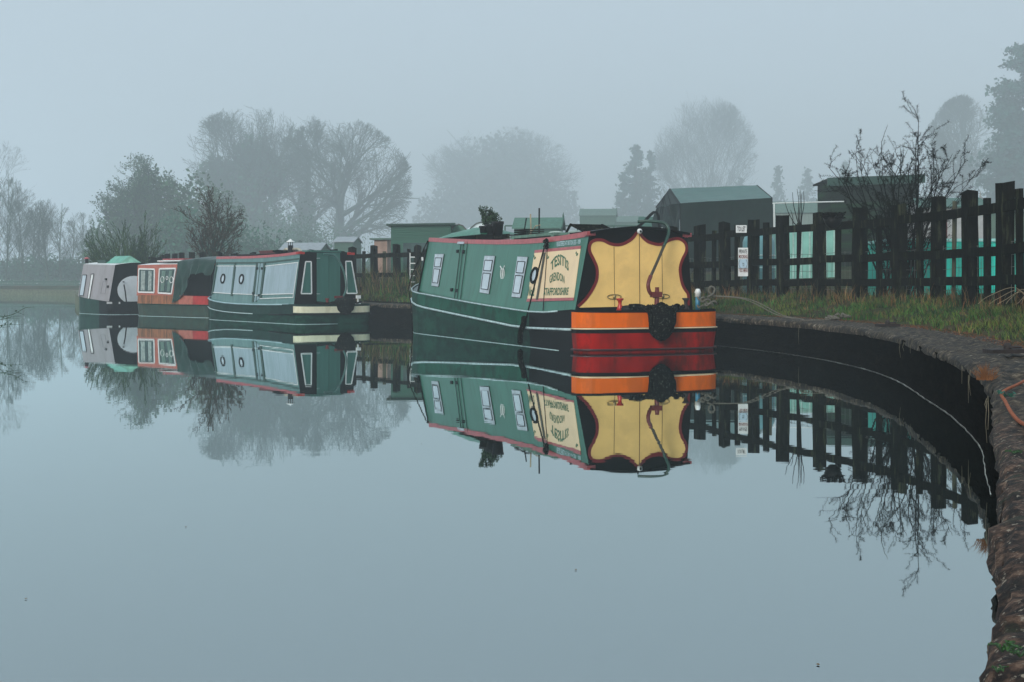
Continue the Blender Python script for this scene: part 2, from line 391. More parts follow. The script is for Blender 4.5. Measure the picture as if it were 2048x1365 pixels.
# ------------------------------------------------------------------ water
def water():
    m = bpy.data.materials.new('still_canal_water'); m.use_nodes = True; nt = m.node_tree; N = nt.nodes; L = nt.links
    N.remove(N['Principled BSDF']); out = N['Material Output']
    g = N.new('ShaderNodeBsdfGlossy'); g.inputs['Roughness'].default_value = .012; g.inputs['Color'].default_value = (.89,.98,.98,1)
    d = N.new('ShaderNodeBsdfDiffuse'); d.inputs['Color'].default_value = (.006,.010,.009,1)
    fr = N.new('ShaderNodeFresnel'); fr.inputs['IOR'].default_value = 1.33
    mr = N.new('ShaderNodeMapRange'); mr.inputs['From Min'].default_value = 0; mr.inputs['From Max'].default_value = .75
    mr.inputs['To Min'].default_value = .41; mr.inputs['To Max'].default_value = .97; L.new(fr.outputs[0], mr.inputs['Value'])
    mx = N.new('ShaderNodeMixShader'); L.new(mr.outputs['Result'], mx.inputs[0]); L.new(d.outputs[0], mx.inputs[1]); L.new(g.outputs[0], mx.inputs[2])
    tc = N.new('ShaderNodeTexCoord'); mp = N.new('ShaderNodeMapping'); mp.inputs['Scale'].default_value = (.35, 1.6, 1); L.new(tc.outputs['Object'], mp.inputs['Vector'])
    n = N.new('ShaderNodeTexNoise'); n.inputs['Scale'].default_value = 2.2; n.inputs['Detail'].default_value = 2; L.new(mp.outputs['Vector'], n.inputs['Vector'])
    b = N.new('ShaderNodeBump'); b.inputs['Strength'].default_value = .025; b.inputs['Distance'].default_value = .012; L.new(n.outputs['Fac'], b.inputs['Height'])
    for x in (g, d): L.new(b.outputs['Normal'], x.inputs['Normal'])
    L.new(mx.outputs[0], out.inputs['Surface'])
    mb = MB(); mb.quad((-1300,-60,0),(60,-60,0),(60,135,0),(-1300,135,0))
    tag(mb.build('water', m), kind='structure')
water()

# ------------------------------------------------------------------ narrowboats
def hull_rows(st, rows, end):
    """st: stations (u, half width, gunwale height) from stern to bow; rows: (fraction of width, function of gunwale -> z)"""
    pass
def build_hull(root, st, stern, rows, matfn, mats, name='hull', keel=-.3):
    # ring of plan points, left side bow->stern, round the stern, right side stern->bow
    ring = [(-w, u, zg) for u, w, zg in reversed(st)]
    w0, zg0 = st[0][1], st[0][2]; k = 18
    for i in range(1, k):
        a = math.pi*i/k; ca, sa = -math.cos(a), math.sin(a)
        ring.append((w0*math.copysign(abs(ca)**(2/3.2), ca), st[0][0]-stern*abs(sa)**(2/3.2), zg0-.01*abs(sa)))
    ring += [(w, u, zg) for u, w, zg in st]
    mb = MB(); n = len(rows)+1
    for v, u, zg in ring:
        for fn in rows+[None]:
            z, ins = fn(zg, u) if fn else (keel, .10)
            l = max(abs(v), .02); mb.v.append((v*(l-ins)/l if l > ins else 0, u+(ins*.6 if u < 0 else 0), z))
    for i in range(len(ring)-1):
        for j in range(n-1):
            a = i*n+j; mb.f.append((a, a+n, a+n+1, a+1)); mb.m.append(matfn(ring[i], ring[i+1], j))
    # deck
    k2 = len(ring)
    for i in range(k2//2):
        a, b = i, k2-1-i
        if b-a < 2: break
        p, q, r_, s_ = ring[a], ring[a+1], ring[b-1], ring[b]
        if b-1 == a+1: mb.poly([(x[0]*.97, x[1], x[2]-.025) for x in (p, q, s_)], len(mats)-1)
        else: mb.poly([(x[0]*.97, x[1], x[2]-.025) for x in (p, q, r_, s_)], len(mats)-1)
    mb.build(name, mats, root)
    return ring
def ring_line(root, ring, fn, r, m, name, matfn=None, mats=None, sel=None):
    pts = [(v*(abs(v)+fn(zg, u)[1])/max(abs(v), .02), u-(fn(zg, u)[1] if u < 0 else 0), fn(zg, u)[0]) for v, u, zg in ring if sel is None or sel(v, u)]
    mb = MB(); mb.tube(pts, r, 6); return mb.build(name, m, root, True)

def quadmap(Q, off, n):
    Q = [Vector(q) for q in Q]; n = Vector(n).normalized()*off
    def f(a, b): return (Q[0]*(1-a)+Q[1]*a)*(1-b)+(Q[3]*(1-a)+Q[2]*a)*b+n
    return f
def plate(mb, pts, n, off, t, m=0):    # thin plate proud of a surface
    n = Vector(n).normalized(); mb.slab([Vector(p)+n*off for p in pts], n, t, m)
def outline(mb, pts, n, off, w, t, m=0, closed=True):
    n = Vector(n).normalized(); P = [Vector(p)+n*(off+t/2) for p in pts]
    for i in range(len(P) if closed else len(P)-1): mb.bar(P[i], P[(i+1) % len(P)], w, t, m, up=n)
def disc(mb, c, n, r, off, t, m=0, k=20, sx=1, ex=(0,1,0)):
    n = Vector(n).normalized(); e = (Vector(ex)-n*Vector(ex).dot(n)).normalized(); g = n.cross(e)
    plate(mb, [Vector(c)+e*(math.cos(2*math.pi*i/k)*r*sx)+g*(math.sin(2*math.pi*i/k)*r) for i in range(k)], n, off, t, m)
def ringm(mb, c, n, r, off, w, m=0, k=24, ex=(0,1,0)):
    n = Vector(n).normalized(); e = (Vector(ex)-n*Vector(ex).dot(n)).normalized(); g = n.cross(e)
    P = [Vector(c)+n*off+e*(math.cos(2*math.pi*i/k)*r)+g*(math.sin(2*math.pi*i/k)*r) for i in range(k+1)]
    mb.tube([tuple(p) for p in P], w, 6, m)

def cabin_body(root, u0, u1, bl, br, tl, tr_, zb, zt, mats, camber=.09, name='cabin', sl=None):
    """cabin shell; zt, zb functions of u; mats: side, roof, end"""
    mb = MB(); n = 14; k = 8
    us = [u0+(u1-u0)*i/n for i in range(n+1)]
    bl0, br0, tl0, tr0 = bl, br, tl, tr_
    for u in us:
        if sl:
            z0, k0 = sl; bl = bl0+(zb(u)-z0)*k0; tl = bl0+(zt(u)-z0)*k0; br = br0-(zb(u)-z0)*k0*.6; tr_ = br0-(zt(u)-z0)*k0*.4
        row = [(bl, u, zb(u)), (tl, u, zt(u))]
        for j in range(1, k): a = j/k; row.append((tl+(tr_-tl)*a, u, zt(u)+camber*math.sin(math.pi*a)))
        row += [(tr_, u, zt(u)), (br, u, zb(u))]
        mb.v += row
    w = k+3
    for i in range(n):
        for j in range(w-1):
            a = i*w+j; mb.f.append((a, a+1, a+w+1, a+w)); mb.m.append(0 if j in (0, w-2) else 1)
    mb.f.append(tuple(range(w))); mb.m.append(2)
    mb.f.append(tuple(n*w+j for j in reversed(range(w)))); mb.m.append(2)
    return mb.build(name, mats, root)
def interp(T):
    def f(x):
        if x <= T[0][0]: return T[0][1]
        for (a, p), (b, q) in zip(T, T[1:]):
            if x <= b: return p+(q-p)*(x-a)/(b-a)
        return T[-1][1]
    return f

def mushroom(parent, p, r=.09, m=None):
    mb = MB(); mb.lathe([(.03,0),(.03,.05),(r,.055),(r*.95,.08),(r*.6,.105),(.01,.115)], p, 14); return mb.build('roof_vent', m or steel, parent, True)

def green_boat():
    th = R(21.7); fr = Frame((.856, 18.7), th, 1.15)
    root = empty('narrowboat', fr.o, th, 'green narrowboat with buff scalloped stern doors and orange and red counter, nearest the camera', 'boat', 'narrowboats moored along the bank')
    zg = interp([(-1,.625),(0,.615),(1.0,.562),(1.7,.56),(2.3,.584),(3.9,.644),(5.4,.717),(6.9,.79),(7.7,.82),(8.6,.92),(9.5,1.05)])
    zs = interp([(-1,.335),(0,.325),(1.5,.298),(2.2,.305),(3.6,.37),(5.4,.451),(7.2,.538),(8.1,.641),(9.5,.80)])
    st = [(u, w, zg(u)) for u, w in ((0,1.15),(.5,1.15),(1.0,1.15),(1.6,1.15),(2.3,1.15),(3.2,1.15),(4.2,1.15),(5.2,1.15),(6.2,1.15),(6.9,1.15),(7.4,1.14),(7.9,1.08),(8.4,.93),(8.9,.68),(9.3,.36),(9.55,.03))]
    rows = [lambda g, u: (g, 0), lambda g, u: (g-.035, 0), lambda g, u: (zs(u)+.03, .0), lambda g, u: (zs(u)-.05, .0), lambda g, u: (.0, .03)]
    def mf(a, b, j):
        u = min(a[1], b[1])
        if u >= -.02: return (0 if u > 1.2 else 4) if j < 2 else ((1 if u > 1.2 else 4))
        return [4, 2, 4, 3, 3][j]
    ring = build_hull(root, st, .42, rows, mf, [hull_green, hull_black, orange, hull_red, black, dark_green])
    ring_line(root, ring, lambda g, u: (g-.008, .004), .013, pale, 'gunwale_edge', sel=lambda v, u: u > .2 and v < 0)
    ring_line(root, ring, lambda g, u: (zs(u), .012), .020, pale, 'rubbing_strake', sel=lambda v, u: u > -.02 and v < 0)
    ring_line(root, ring, lambda g, u: (zs(u)+.015, .010), .012, cream, 'stern_bead', sel=lambda v, u: u < .02)
    ring_line(root, ring, lambda g, u: (.045, .004), .016, mat('dark_maroon', (.05, .003, .003), .4), 'lower_strake', sel=lambda v, u: u < .02)
    ring_line(root, ring, lambda g, u: (.002, -.018), .005, pale, 'waterline_glint', sel=lambda v, u: v < 0 and u > 0)  # pale tube painting the bright reflection along the waterline
    # cabin
    zt = interp([(0,1.735),(.35,1.728),(.7,1.715),(1.5,1.69),(2.6,1.682),(4,1.71),(5.8,1.775),(8.05,1.88)])
    zb = lambda u: zg(u)-.03
    BL, BR, TL, TR = -.93, 1.03, -.705, .95
    u0 = .35
    cabin_body(root, u0, 8.05, BL, BR, TL, TR, zb, zt, [cab_green, mat('wet_roof_sheen', (.36, .25, .25), .18, var=.2), black], .085, sl=(.62, .2037))  # roof is pale because the wet sheen is put into its colour
    side = [(-.93,.35,.62),(-.93,5,.62),(-.71,.35,1.70)]; ns = Vector((-1.08,0,-.22)).normalized(); ns = Vector((-.98,0,.20)).normalized()
    T = lambda x, y: fr.tr(side, x, y)
    # red handrail along both roof edges
    for sx, x0 in ((-1, TL), (1, TR)):
        mb = MB(); us = [u0+(8.05-u0)*i/16 for i in range(17)]
        for a, b in zip(us, us[1:]):
            P = []
            for u in (a, b):
                z = zt(u); x0 = (-.93+(z-.62)*.2037) if sx < 0 else (1.03-(z-.62)*.2037*.4); P.append([(x0+sx*.018, u, z-.045), (x0-sx*.05, u, z-.045), (x0-sx*.05, u, z+.035), (x0+sx*.006, u, z+.035)])
            mb.hexa([P[0][0], P[0][1], P[1][1], P[1][0], P[0][3], P[0][2], P[1][2], P[1][3]])
        mb.build('roof_rail', rail_red, root)
    # stern bulkhead artwork
    bz = [(-1,u0,0),(1,u0,0),(0,u0,1)]; B = lambda x, y: fr.tr(bz, x, y); nb = (0,-1,0)
    cp = [(585,835),(650,770),(700,700),(740,620),(752,550),(745,480),(715,410),(690,360),(685,320),(700,285),(740,270),(790,275),(840,300),(900,313),(960,305),(1020,275),(1060,240),(1088,203),(1115,240),(1160,280),(1210,300),(1270,310),(1320,295),(1350,275),(1400,260),(1440,262),(1475,285),(1490,320),(1485,360),(1455,420),(1435,490),(1438,560),(1455,640),(1480,690),(1505,730),(1505,815)]
    P = [B(1020+x/4.266, 420+y/4.266) for x, y in cp]
    S = smooth_path(P, 3)
    for p in S: p.z = max(p.z, zg(0)-.005)
    mb = MB(); plate(mb, list(reversed(S)), nb, .006, .012); mb.build('stern_panel', buff, root)
    cx = sum(p.x for p in S)/len(S); cz = 1.15
    mb = MB()
    for i in range(len(S)-1):
        a, b = S[i], S[i+1]; d = (b-a); nn = Vector((-d.z, 0, d.x)).normalized()*.045
        c = S[min(i+2, len(S)-1)]; d2 = (c-b) if (c-b).length > 1e-6 else d; n2 = Vector((-d2.z, 0, d2.x)).normalized()*.045
        if i == 0: nprev = nn
        P8 = [a, b, b+n2, a+nprev]; nprev = n2
        q = [Vector((p.x, u0-.016, max(p.z, .585))) for p in P8]; mb.quad(*q)
        q2 = [p+Vector((0,-.008,0)) for p in q]; mb.quad(*q2); mb.quad(q[3], q[2], q2[2], q2[3]); mb.quad(q[0], q[1], q2[1], q2[0])
    mb.build('panel_border', maroon, root)
    mb = MB()
    for (xa, ya), (xb, yb), w in (((882,315),(888,825),.006), ((1098,210),(1102,812),.010), ((1290,308),(1296,800),.006)):
        a = B(1020+xa/4.266, 420+ya/4.266); b = B(1020+xb/4.266, 420+yb/4.266); mb.bar(a+Vector((0,-.020,0)), b+Vector((0,-.020,0)), w, .006, 0, up=(0,1,0))
    mb.build('door_joint', mat('joint_line', (.20,.12,.04), .7), root)
    for cxp, cyp in ((882,742),(1296,738)):
        c = B(1020+cxp/4.266, 420+cyp/4.266); mb = MB()
        for sgn in (-1, 1):
            pts = [c+Vector((.115*math.cos(t), -.03-.015*math.sin(t)*0, .034*math.sin(t)*sgn)) for t in [math.pi*i/10 for i in range(11)]]
            mb.tube([tuple(p) for p in pts], .006, 5)
        mb.box(c.x-.015, c.x+.015, c.y-.04, c.y-.02, c.z-.03, c.z+.03); mb.build('door_catch', brass, root, True)
    # roof edge over the doors: slide and lip, white bell
    mb = MB(); k = 10
    for i in range(k):
        a, b = i/k, (i+1)/k
        f = lambda t: (TL+(TR-TL)*t, zt(u0)+.085*math.sin(math.pi*t))
        (xa, za), (xb, zb2) = f(a), f(b)
        mb.hexa([(xa,u0-.07,za),(xb,u0-.07,zb2),(xb,u0+.3,zb2),(xa,u0+.3,za),(xa,u0-.07,za+.03),(xb,u0-.07,zb2+.03),(xb,u0+.3,zb2+.03),(xa,u0+.3,za+.03)])
    mb.build('roof_slide', black, root)
    c = B(1273.5, 463.5); mb = MB(); mb.lathe([(.030,0),(.040,.01),(.040,.03),(.022,.045)], (c.x, u0-.075, c.z), 14, M=Matrix.Rotation(R(90), 3, 'X').to_4x4()); mb.build('horn', white, root, True)
    mb = MB(); mb.lathe([(.016,0),(.016,.012)], (c.x, u0-.12, c.z), 10, M=Matrix.Rotation(R(90), 3, 'X').to_4x4()); mb.build('horn_boss', black, root); mb = MB(); mb.tube([(c.x,u0-.04,c.z+.03),(c.x,u0-.04,c.z+.09)], .012, 6); mb.build('horn_bracket', black, root)
    for x0 in (TL, TR):
        mb = MB(); s_ = 1 if x0 > 0 else -1; mb.box(x0-s_*.02-.07, x0-s_*.02+.07, u0-.03, u0+.10, zt(u0)-.03, zt(u0)+.03); mb.build('roof_corner', rail_red, root)
    # side windows
    for q in (((871.5,509),(889,509),(878,574),(864.5,572)), ((971,512.5),(991.5,513),(979,588.5),(961,585.5)), ((1037,514),(1057,515),(1042,596),(1025,594.5))):
        C = [T(*p) for p in q]; c = sum(C, Vector())/4
        mb = MB(); plate(mb, C, ns, .004, .016); wf = mb.build('window', steel, root)
        f = quadmap(C, 0, ns)
        for b0, b1 in ((.10,.53), (.60,.88)):
            mb = MB(); a0, a1 = .13, .87
            K = [f(a0, 1-b1), f(a1, 1-b1), f(a1, 1-b0), f(a0, 1-b0)]
            plate(mb, K, ns, .018, .006); mb.build('pane', glass, wf)
            mb = MB(); outline(mb, K, ns, .020, .012, .010); mb.build('gasket', plas_k, wf)
        mb = MB(); outline(mb, C, ns, .003, .010, .010); mb.build('frame_gasket', plas_k, wf)
    # side hatch
    mb = MB(); H_ = [T(928,484), T(915,598)]; H2 = [T(923,484), T(909.5,597)]; H3 = [T(936,484), T(921.5,599)]
    for a, b in (H_, H2, H3): mb.bar(a+ns*.01, b+ns*.01, .014, .012, 0, up=ns)
    mb.build('hatch_joint', dark_green, root)
    mb = MB(); q = [T(918,484.5), T(931,484.5), T(930,489), T(917,489)]; plate(mb, q, ns, .01, .02); mb.build('hatch_cap', steel, root)
    for p in ((916.5,503),(928,504),(904.5,580),(915,581.5)):
        mb = MB(); q = T(*p); mb.box(q.x-.03, q.x+.01, q.y-.045, q.y+.045, q.z-.03, q.z+.03); mb.build('hinge', plas_k, root)
    # name panel
    Q = [T(1055.5,598), T(1148.5,595.8), T(1161.8,498.5), T(1069.6,506.7)]
    mb = MB(); plate(mb, Q, ns, .003, .006); pan = mb.build('name_panel', cream, root)
    tag(pan, 'cream name panel with green lettering')
    mb = MB(); plate(mb, [T(1069.8,506.7), T(1161.8,498.3), T(1162.8,492), T(1070.6,501)], ns, .003, .008)
    plate(mb, [T(1054,604), T(1148,601.5), T(1148.7,596), T(1055.2,598.5)], ns, .003, .008); mb.build('panel_stripe', rail_red, pan)
    cr = lambda x, y: T(1040+x/9.75, 480+y/9.75)
    mb = MB(); mi = Vector((0,0,0))
    def arch(cx_, cy_, w, h, rise, stretch=0):
        def f(a, b):
            t = (a-.5)*2; x = cx_+t*w/2; y = cy_+rise*t*t-b*h*(1-.15*t*t); return cr(x, y)+ns*.014
        return f
    def words_(mb, dx, dy, lift):
        sh = lambda f: (lambda a, b: f(a, b)+cr(700+dx, 600+dy)-cr(700, 600)+ns*lift)
        put_text(mb, 'TESITIS', sh(arch(790, 500, 350, 215, 130)), 0, .022)
        put_text(mb, 'GRENDON', sh(arch(735, 800, 290, 170, 60)), 0, .015)
        put_text(mb, 'STAFFORDSHIRE', sh(lambda a, b: cr(480+480*a+b*20-10, 1092-150*b-a*12)+ns*.014), 0, .02)
        put_text(mb, 'No 2', sh(lambda a, b: cr(165+120*a+b*28, 1100-190*b)+ns*.014), 0, .02)
    words_(mb, 0, 0, 0)
    for x, y in ((298,355),(555,345),(1122,285)):
        for q in range(3): disc(mb, cr(x-12+12*q, y-28+26*(q % 2)+14*q), ns, .020, .011, .003, 0, 8)
    mb.build('lettering', ink_g, pan)
    mb = MB(); put_text(mb, 'REGISTERED AT BRITON LEES - 1009', lambda a, b: cr(730+465*a, 135-95*b-a*48)+ns*.012, 0, .02)
    mb.build('registration_lettering', ink_w, root)
    # knot emblem
    c = T(1006,548); mb = MB()
    for s1 in (-1, 1):
        pts = []
        for i in range(22):
            t = i/21*math.pi*2; pts.append(c+ns*.012+Vector((0, -s1*(.035+.06*math.cos(t)*.8), .085*math.sin(t)))+Vector((0,0,.0)))
        mb.tube([tuple(p) for p in pts], .008, 5)
    mb.tube([tuple(c+ns*.012+Vector((0,.10,.13))), tuple(c+ns*.012+Vector((0,-.02,.04)))], .008, 5); mb.tube([tuple(c+ns*.012+Vector((0,-.10,.13))), tuple(c+ns*.012+Vector((0,.02,.04)))], .008, 5)
    mb.build('knot_emblem', white, root)
    # porthole, side strap
    c = T(1070.5,551.5); mb = MB(); ringm(mb, c, ns, .118, .02, .024); po = mb.build('porthole', black, root, True)
    mb = MB(); disc(mb, c, ns, .105, .008, .006); mb.build('pane', glass, po)
    mb = MB(); mb.bar(T(1091,506)+ns*.015, T(1075.5,600)+ns*.015, .07, .012, 0, up=ns); mb.build('side_strap', mat('grey_strap', (.09,.085,.06), .7, var=.4, scale=20), root)
    mb = MB(); mb.bar(T(1096,500)+ns*.013, T(1087.5,622)+ns*.013, .010, .012, 0, up=ns); mb.build('panel_joint', plas_k, root)
    # centre line with knot and hanging fender
    k0 = T(1097,486)+ns*.02
    mb = MB(); rg = random.Random(4)
    for i in range(9):
        a = k0+Vector((0, rg.uniform(-.05,.05), rg.uniform(-.10,.04)))
        mb.lathe([(.001,-.032),(.026,-.02),(.036,0),(.026,.02),(.001,.032)], a+ns*.03, 8)
    mb.tube([tuple(k0+Vector((.1,0,.06))), tuple(k0)], .015, 6)
    lo = fr.tr([(-1.19,0,0),(-1.19,5,0),(-1.19,0,1)], 1052, 640)
    mb.tube([tuple(k0+ns*.03), tuple((k0+lo)/2+ns*.02), tuple(lo)], .013, 6)
    mb.build('centre_line', rope_d, root, True)
    lo2 = fr.tr([(-1.21,0,0),(-1.21,5,0),(-1.21,0,1)], 1045, 690)
    mb = MB(); pts = smooth_path([lo+Vector((-.03,0,.06)), lo+Vector((-.04,0,-.06)), (lo+lo2)/2+Vector((-.06,0,0)), lo2+Vector((-.04,0,0))], 4); mb.tube([tuple(p) for p in pts], [.02]+[.048]*(len(pts)-2)+[.02], 8); mb.build('side_fender', rope_d, root, True)
    # stern gear: rudder post, swan neck, stern fender, dollies
    us = -.22; pl = [(0,us,0),(1,us,0),(0,us,1)]; G = lambda x, y, u=us: fr.tr([(0,u,0),(1,u,0),(0,u,1)], 1020+x/4.266, 420+y/4.266)
    mb = MB(); a = G(1250,800); b = G(1255,690); mb.tube([(a.x,us,zg(0)-.03),(b.x,us,b.z)], .035, 10)
    mb.box(a.x-.085, a.x+.07, us-.045, us+.045, a.z+.09, a.z+.17); mb.box(a.x-.10, a.x+.10, us-.08, us+.08, zg(0)-.03, zg(0)+.03); mb.box(b.x-.022, b.x+.022, us-.022, us+.022, b.z, b.z+.05)
    rd = mb.build('rudder_post', mat('oxide_red', (.12,.012,.010), .45, var=.3), root)
    pts = [G(1235,740), G(1200,715), G(1182,675), G(1180,630), G(1195,580,-.15), G(1222,520,-.1), G(1262,430,-.02), G(1300,340,.1), G(1338,250,.15), G(1355,190,.22), G(1345,145,.26), G(1310,112,.3), G(1250,101,.35), G(1170,97,.42), G(1090,100,.5)]
    S = smooth_path(pts, 4); cut = int(len(S)*.30); cut2 = int(len(S)*.52)
    mb = MB(); mb.tube([tuple(p) for p in S[:cut+1]], .030, 8, 0); mb.tube([tuple(p) for p in S[cut:cut2+1]], .022, 8, 1); mb.tube([tuple(p) for p in S[cut2:]], .024, 8, 2)
    mb.build('tiller', [MATS['oxide_red'], mat('worn_brass_black', (.06,.05,.03), .4, metal=.3), dark_green], root, True)
    for x, y, nm in ((938,800,'dolly'),(1500,795,'dolly')):
        g = G(x, y, -.2); mb = MB(); z0 = zg(0)-.02
        mb.lathe([(.055,0),(.040,.05),(.024,.10),(.030,.14),(.055,.165),(.055,.180)], (g.x, -.2, z0), 14); mb.build(nm, red if x < 1000 else iron, root, True)
    # black rope stern fender over the counter
    g = G(1290,930,-.5); mb = MB(); n1 = 14; rg = random.Random(2)
    prof = [(0,.72),(.06,.70),(.13,.66),(.19,.60),(.215,.50),(.22,.40),(.20,.30),(.14,.22),(.06,.18),(0,.17)]
    for i in range(len(prof)):
        for j in range(20):
            a = math.pi*2*j/20; r_ = max(prof[i][0], .001)*(1+.10*rg.uniform(-1,1)); mb.v.append((g.x+r_*.84*math.cos(a), -.50+r_*.85*math.sin(a), prof[i][1]+.01*rg.uniform(-1,1)))
    for i in range(len(prof)-1):
        for j in range(20):
            a = i*20+j; b = i*20+(j+1) % 20; mb.f.append((a, a+20, b+20, b)); mb.m.append(0)
    mb.build('stern_fender', rope_d, root, True)
    mb = MB()
    for s1 in (-1, 1):
        pts = smooth_path([(g.x+s1*.40,-.28,.66),(g.x+s1*.28,-.42,.66),(g.x+s1*.20,-.52,.58),(g.x+s1*.18,-.54,.42),(g.x+s1*.10,-.56,.33)], 4); mb.tube([tuple(p) for p in pts], .034, 7)
    for i in range(26):
        x = g.x+rg.uniform(-.42,.45); mb.lathe([(.001,-.03),(.035,-.015),(.04,.01),(.001,.04)], (x, rg.uniform(-.42,-.2), zg(0)+.01+rg.uniform(0,.03)), 7)
    mb.build('fender_rope', rope_d, root, True)
    mb = MB(); g = G(1020,800,-.25); mb.lathe([(.14,-.03),(.14,.02),(.10,.05),(.03,.06)], (g.x,-.22,zg(0)), 16); mb.build('deck_filler', plas_k, root, True)
    # long front cover from the cabin to the bow
    mb = MB(); z1 = zt(8.05); zb9 = zg(9.3)
    A = [(-.93,8.05,zb(8.05)),(-.70,8.05,z1-.02),(0,8.05,z1+.05),(.9,8.05,z1-.02),(1.0,8.05,zb(8.05))]
    Bp = [(-.45,9.05,zb9-.06),(-.30,9.0,zb9+.10),(0,8.95,zb9+.16),(.30,9.0,zb9+.10),(.45,9.05,zb9-.06)]
    for i in range(4): mb.quad(A[i], A[i+1], Bp[i+1], Bp[i])
    mb.poly(list(reversed(Bp))); mb.build('bow_cover', tarp, root)
    mb = MB(); p0 = (-.9,8.07,zt(8.05)-.1); mb.tube([tuple(p) for p in smooth_path([(-.72,8.0,1.85),(-.95,8.05,1.35),(-1.19,7.75,.95),(-1.20,7.6,.55),(-1.18,7.55,.0)], 5)], .012, 5); mb.build('bow_line', rope_d, root)
    return root, fr, zt, zg
gboat, gfr, gzt, gzg = green_boat()

def roof_things():
    fr = gfr
    def RT(px, py, v):        # point above the roof at given v
        return fr.tr([(v,0,0),(v,5,0),(v,0,1)], px, py)
    def place(name, mb, mats, base, label, cat, group=None, smooth=False):
        w = fr.w(base); return single(name, mb, mats, w, label, cat, group, smooth, fr.th)
    zr = lambda u, v: gzt(u)+.085*math.sin(math.pi*(v+.705)/1.655)
    # tray
    b = RT(980, 476, -.45); zc = zr(b.y, -.45)
    t = empty('planter_tray', fr.w((-.42, b.y, zc)), fr.th, 'dark wooden tray on the green boat roof with plant pots in it', 'tray')
    mb = MB(); mb.box(-.16,.16,-.50,.46,.0,.045); mb.box(-.16,-.135,-.50,.46,.045,.09); mb.box(.135,.16,-.50,.46,.045,.09); mb.build('tray_base', wood_d, t)
    pots = [(-.02,.24,.13,.21,'large black pot with a leafy rosemary bush on the boat roof','rosemary'),(.02,-.04,.145,.23,'widest black plant pot in front of the rosemary on the boat roof','low'),(.0,-.32,.11,.27,'right-hand tall square-shouldered black pot on the boat roof','none')]
    rg = random.Random(11)
    for k, (x, y, r, h, lab, kind) in enumerate(pots):
        p = empty('plant_pot', fr.w((-.42+x, b.y+y*1.0, zc+.046)), fr.th, lab, 'plant pot', 'plant pots on the boat roof')
        mb = MB(); mb.lathe([(r*.72,0),(r*.92,h*.8),(r,h*.82),(r,h),(r*.85,h),(r*.8,h*.9)], (0,0,0), 18); mb.build('pot', plas_k, p, True)
        if kind != 'none':
            mb = MB()
            for i in range(26 if kind == 'rosemary' else 12):
                a = rg.uniform(0,6.28); q = rg.uniform(.04,.19); hh = rg.uniform(.10,.36) if kind == 'rosemary' else rg.uniform(.08,.22)
                P = smooth_path([(rg.uniform(-.05,.05),rg.uniform(-.05,.05),h*.9),(q*.5*math.cos(a),q*.5*math.sin(a),h+hh*.5),(q*math.cos(a),q*math.sin(a),h+hh)], 4)
                mb.tube([tuple(z) for z in P], .006, 4)
                for z in P[2:]:
                    for _ in range(4): mb.leaf(z+Vector((rg.uniform(-.03,.03),rg.uniform(-.03,.03),rg.uniform(-.03,.03))), .022, rg, 1)
            mb.build('foliage', [twig_b, leaf_g], p)
    # plank and poles
    b = RT(1082, 474, -.45); zc = zr(b.y, -.45)
    mb = MB(); mb.box(-.12,.12,-.95,.95,.03,.075); mb.box(-.12,.12,-.9,-.8,0,.03); mb.box(-.12,.12,.8,.9,0,.03)
    place('gangplank', mb, mat('mossy_plank', (.10,.20,.15), .7, var=.4, scale=12), (-.5, b.y, zc), 'mossy green gangplank lying along the green boat roof', 'plank')
    for i, (px, lab) in enumerate(((1112,'pale domed roof vent left of its twin on the green boat'),(1150,'pale domed roof vent right of its twin, by the folded chair'))):
        q = RT(px, 468, .1); u = q.y; z = zr(u, .1)
        mb = MB(); mb.lathe([(.05,0),(.05,.035),(.155,.04),(.15,.075),(.10,.105),(.02,.115)], (0,0,0), 16)
        place('roof_vent', mb, mat('pale_green_vent', (.42,.52,.44), .4, var=.2), (.1, u, z-.01), lab, 'roof vent', 'roof vents on the green boat', True)
    # slatted folded chair
    q = RT(1188, 465, .2); u = max(q.y, 1.2); z = zr(u, .2); mb = MB()
    for i in range(7):
        a = i/6; mb.box(-.28,.28,-.30+a*.5,-.26+a*.5,.03+a*.13,.05+a*.13)
    mb.box(-.30,-.27,-.35,.3,.0,.05); mb.box(.27,.30,-.35,.3,.0,.05); mb.bar((-.285,-.35,.02),(-.285,.3,.19),.03,.03); mb.bar((.285,-.35,.02),(.285,.3,.19),.03,.03); mb.bar((-.29,.3,.18),(.29,.3,.18),.03,.03); mb.bar((.285,.3,.18),(.285,.55,.0),.03,.03); mb.bar((-.285,.3,.18),(-.285,.55,.0),.03,.03)
    place('folded_chair', mb, wood_d, (.2, u, z), 'dark slatted folded chair on the green boat roof beside the stern slide', 'chair')
    # two thin poles standing in a dark basket
    q = RT(1058, 474, -.2); u = q.y; z = zr(u, -.2); t = empty('tool_basket', fr.w((-.2, u, z)), fr.th, 'low dark basket of garden tools and sticks on the green boat roof', 'basket')
    mb = MB()
    for k in range(5): mb.box(-.17,.17,-.28,-.26+.0,.0+.02*k*1.6,.018+.02*k*1.6); mb.box(-.17,.17,.26,.28,.02*k*1.6,.018+.02*k*1.6); mb.box(-.17,-.15,-.28,.28,.02*k*1.6,.018+.02*k*1.6)
    mb.box(-.17,.17,-.28,.28,.0,.01); mb.build('basket', wood_d, t)
    mb = MB(); mb.tube([(0,-.1,.0),(.02,-.02,.42)], .014, 6); mb.build('stick', mat('pale_stick', (.35,.30,.20), .8), t); mb = MB(); mb.tube([(0,.1,0),(.0,-.3,.2),(0,-.5,.21)], .012, 6); mb.build('stick', mat('pale_stick', (.35,.30,.20), .8), t)
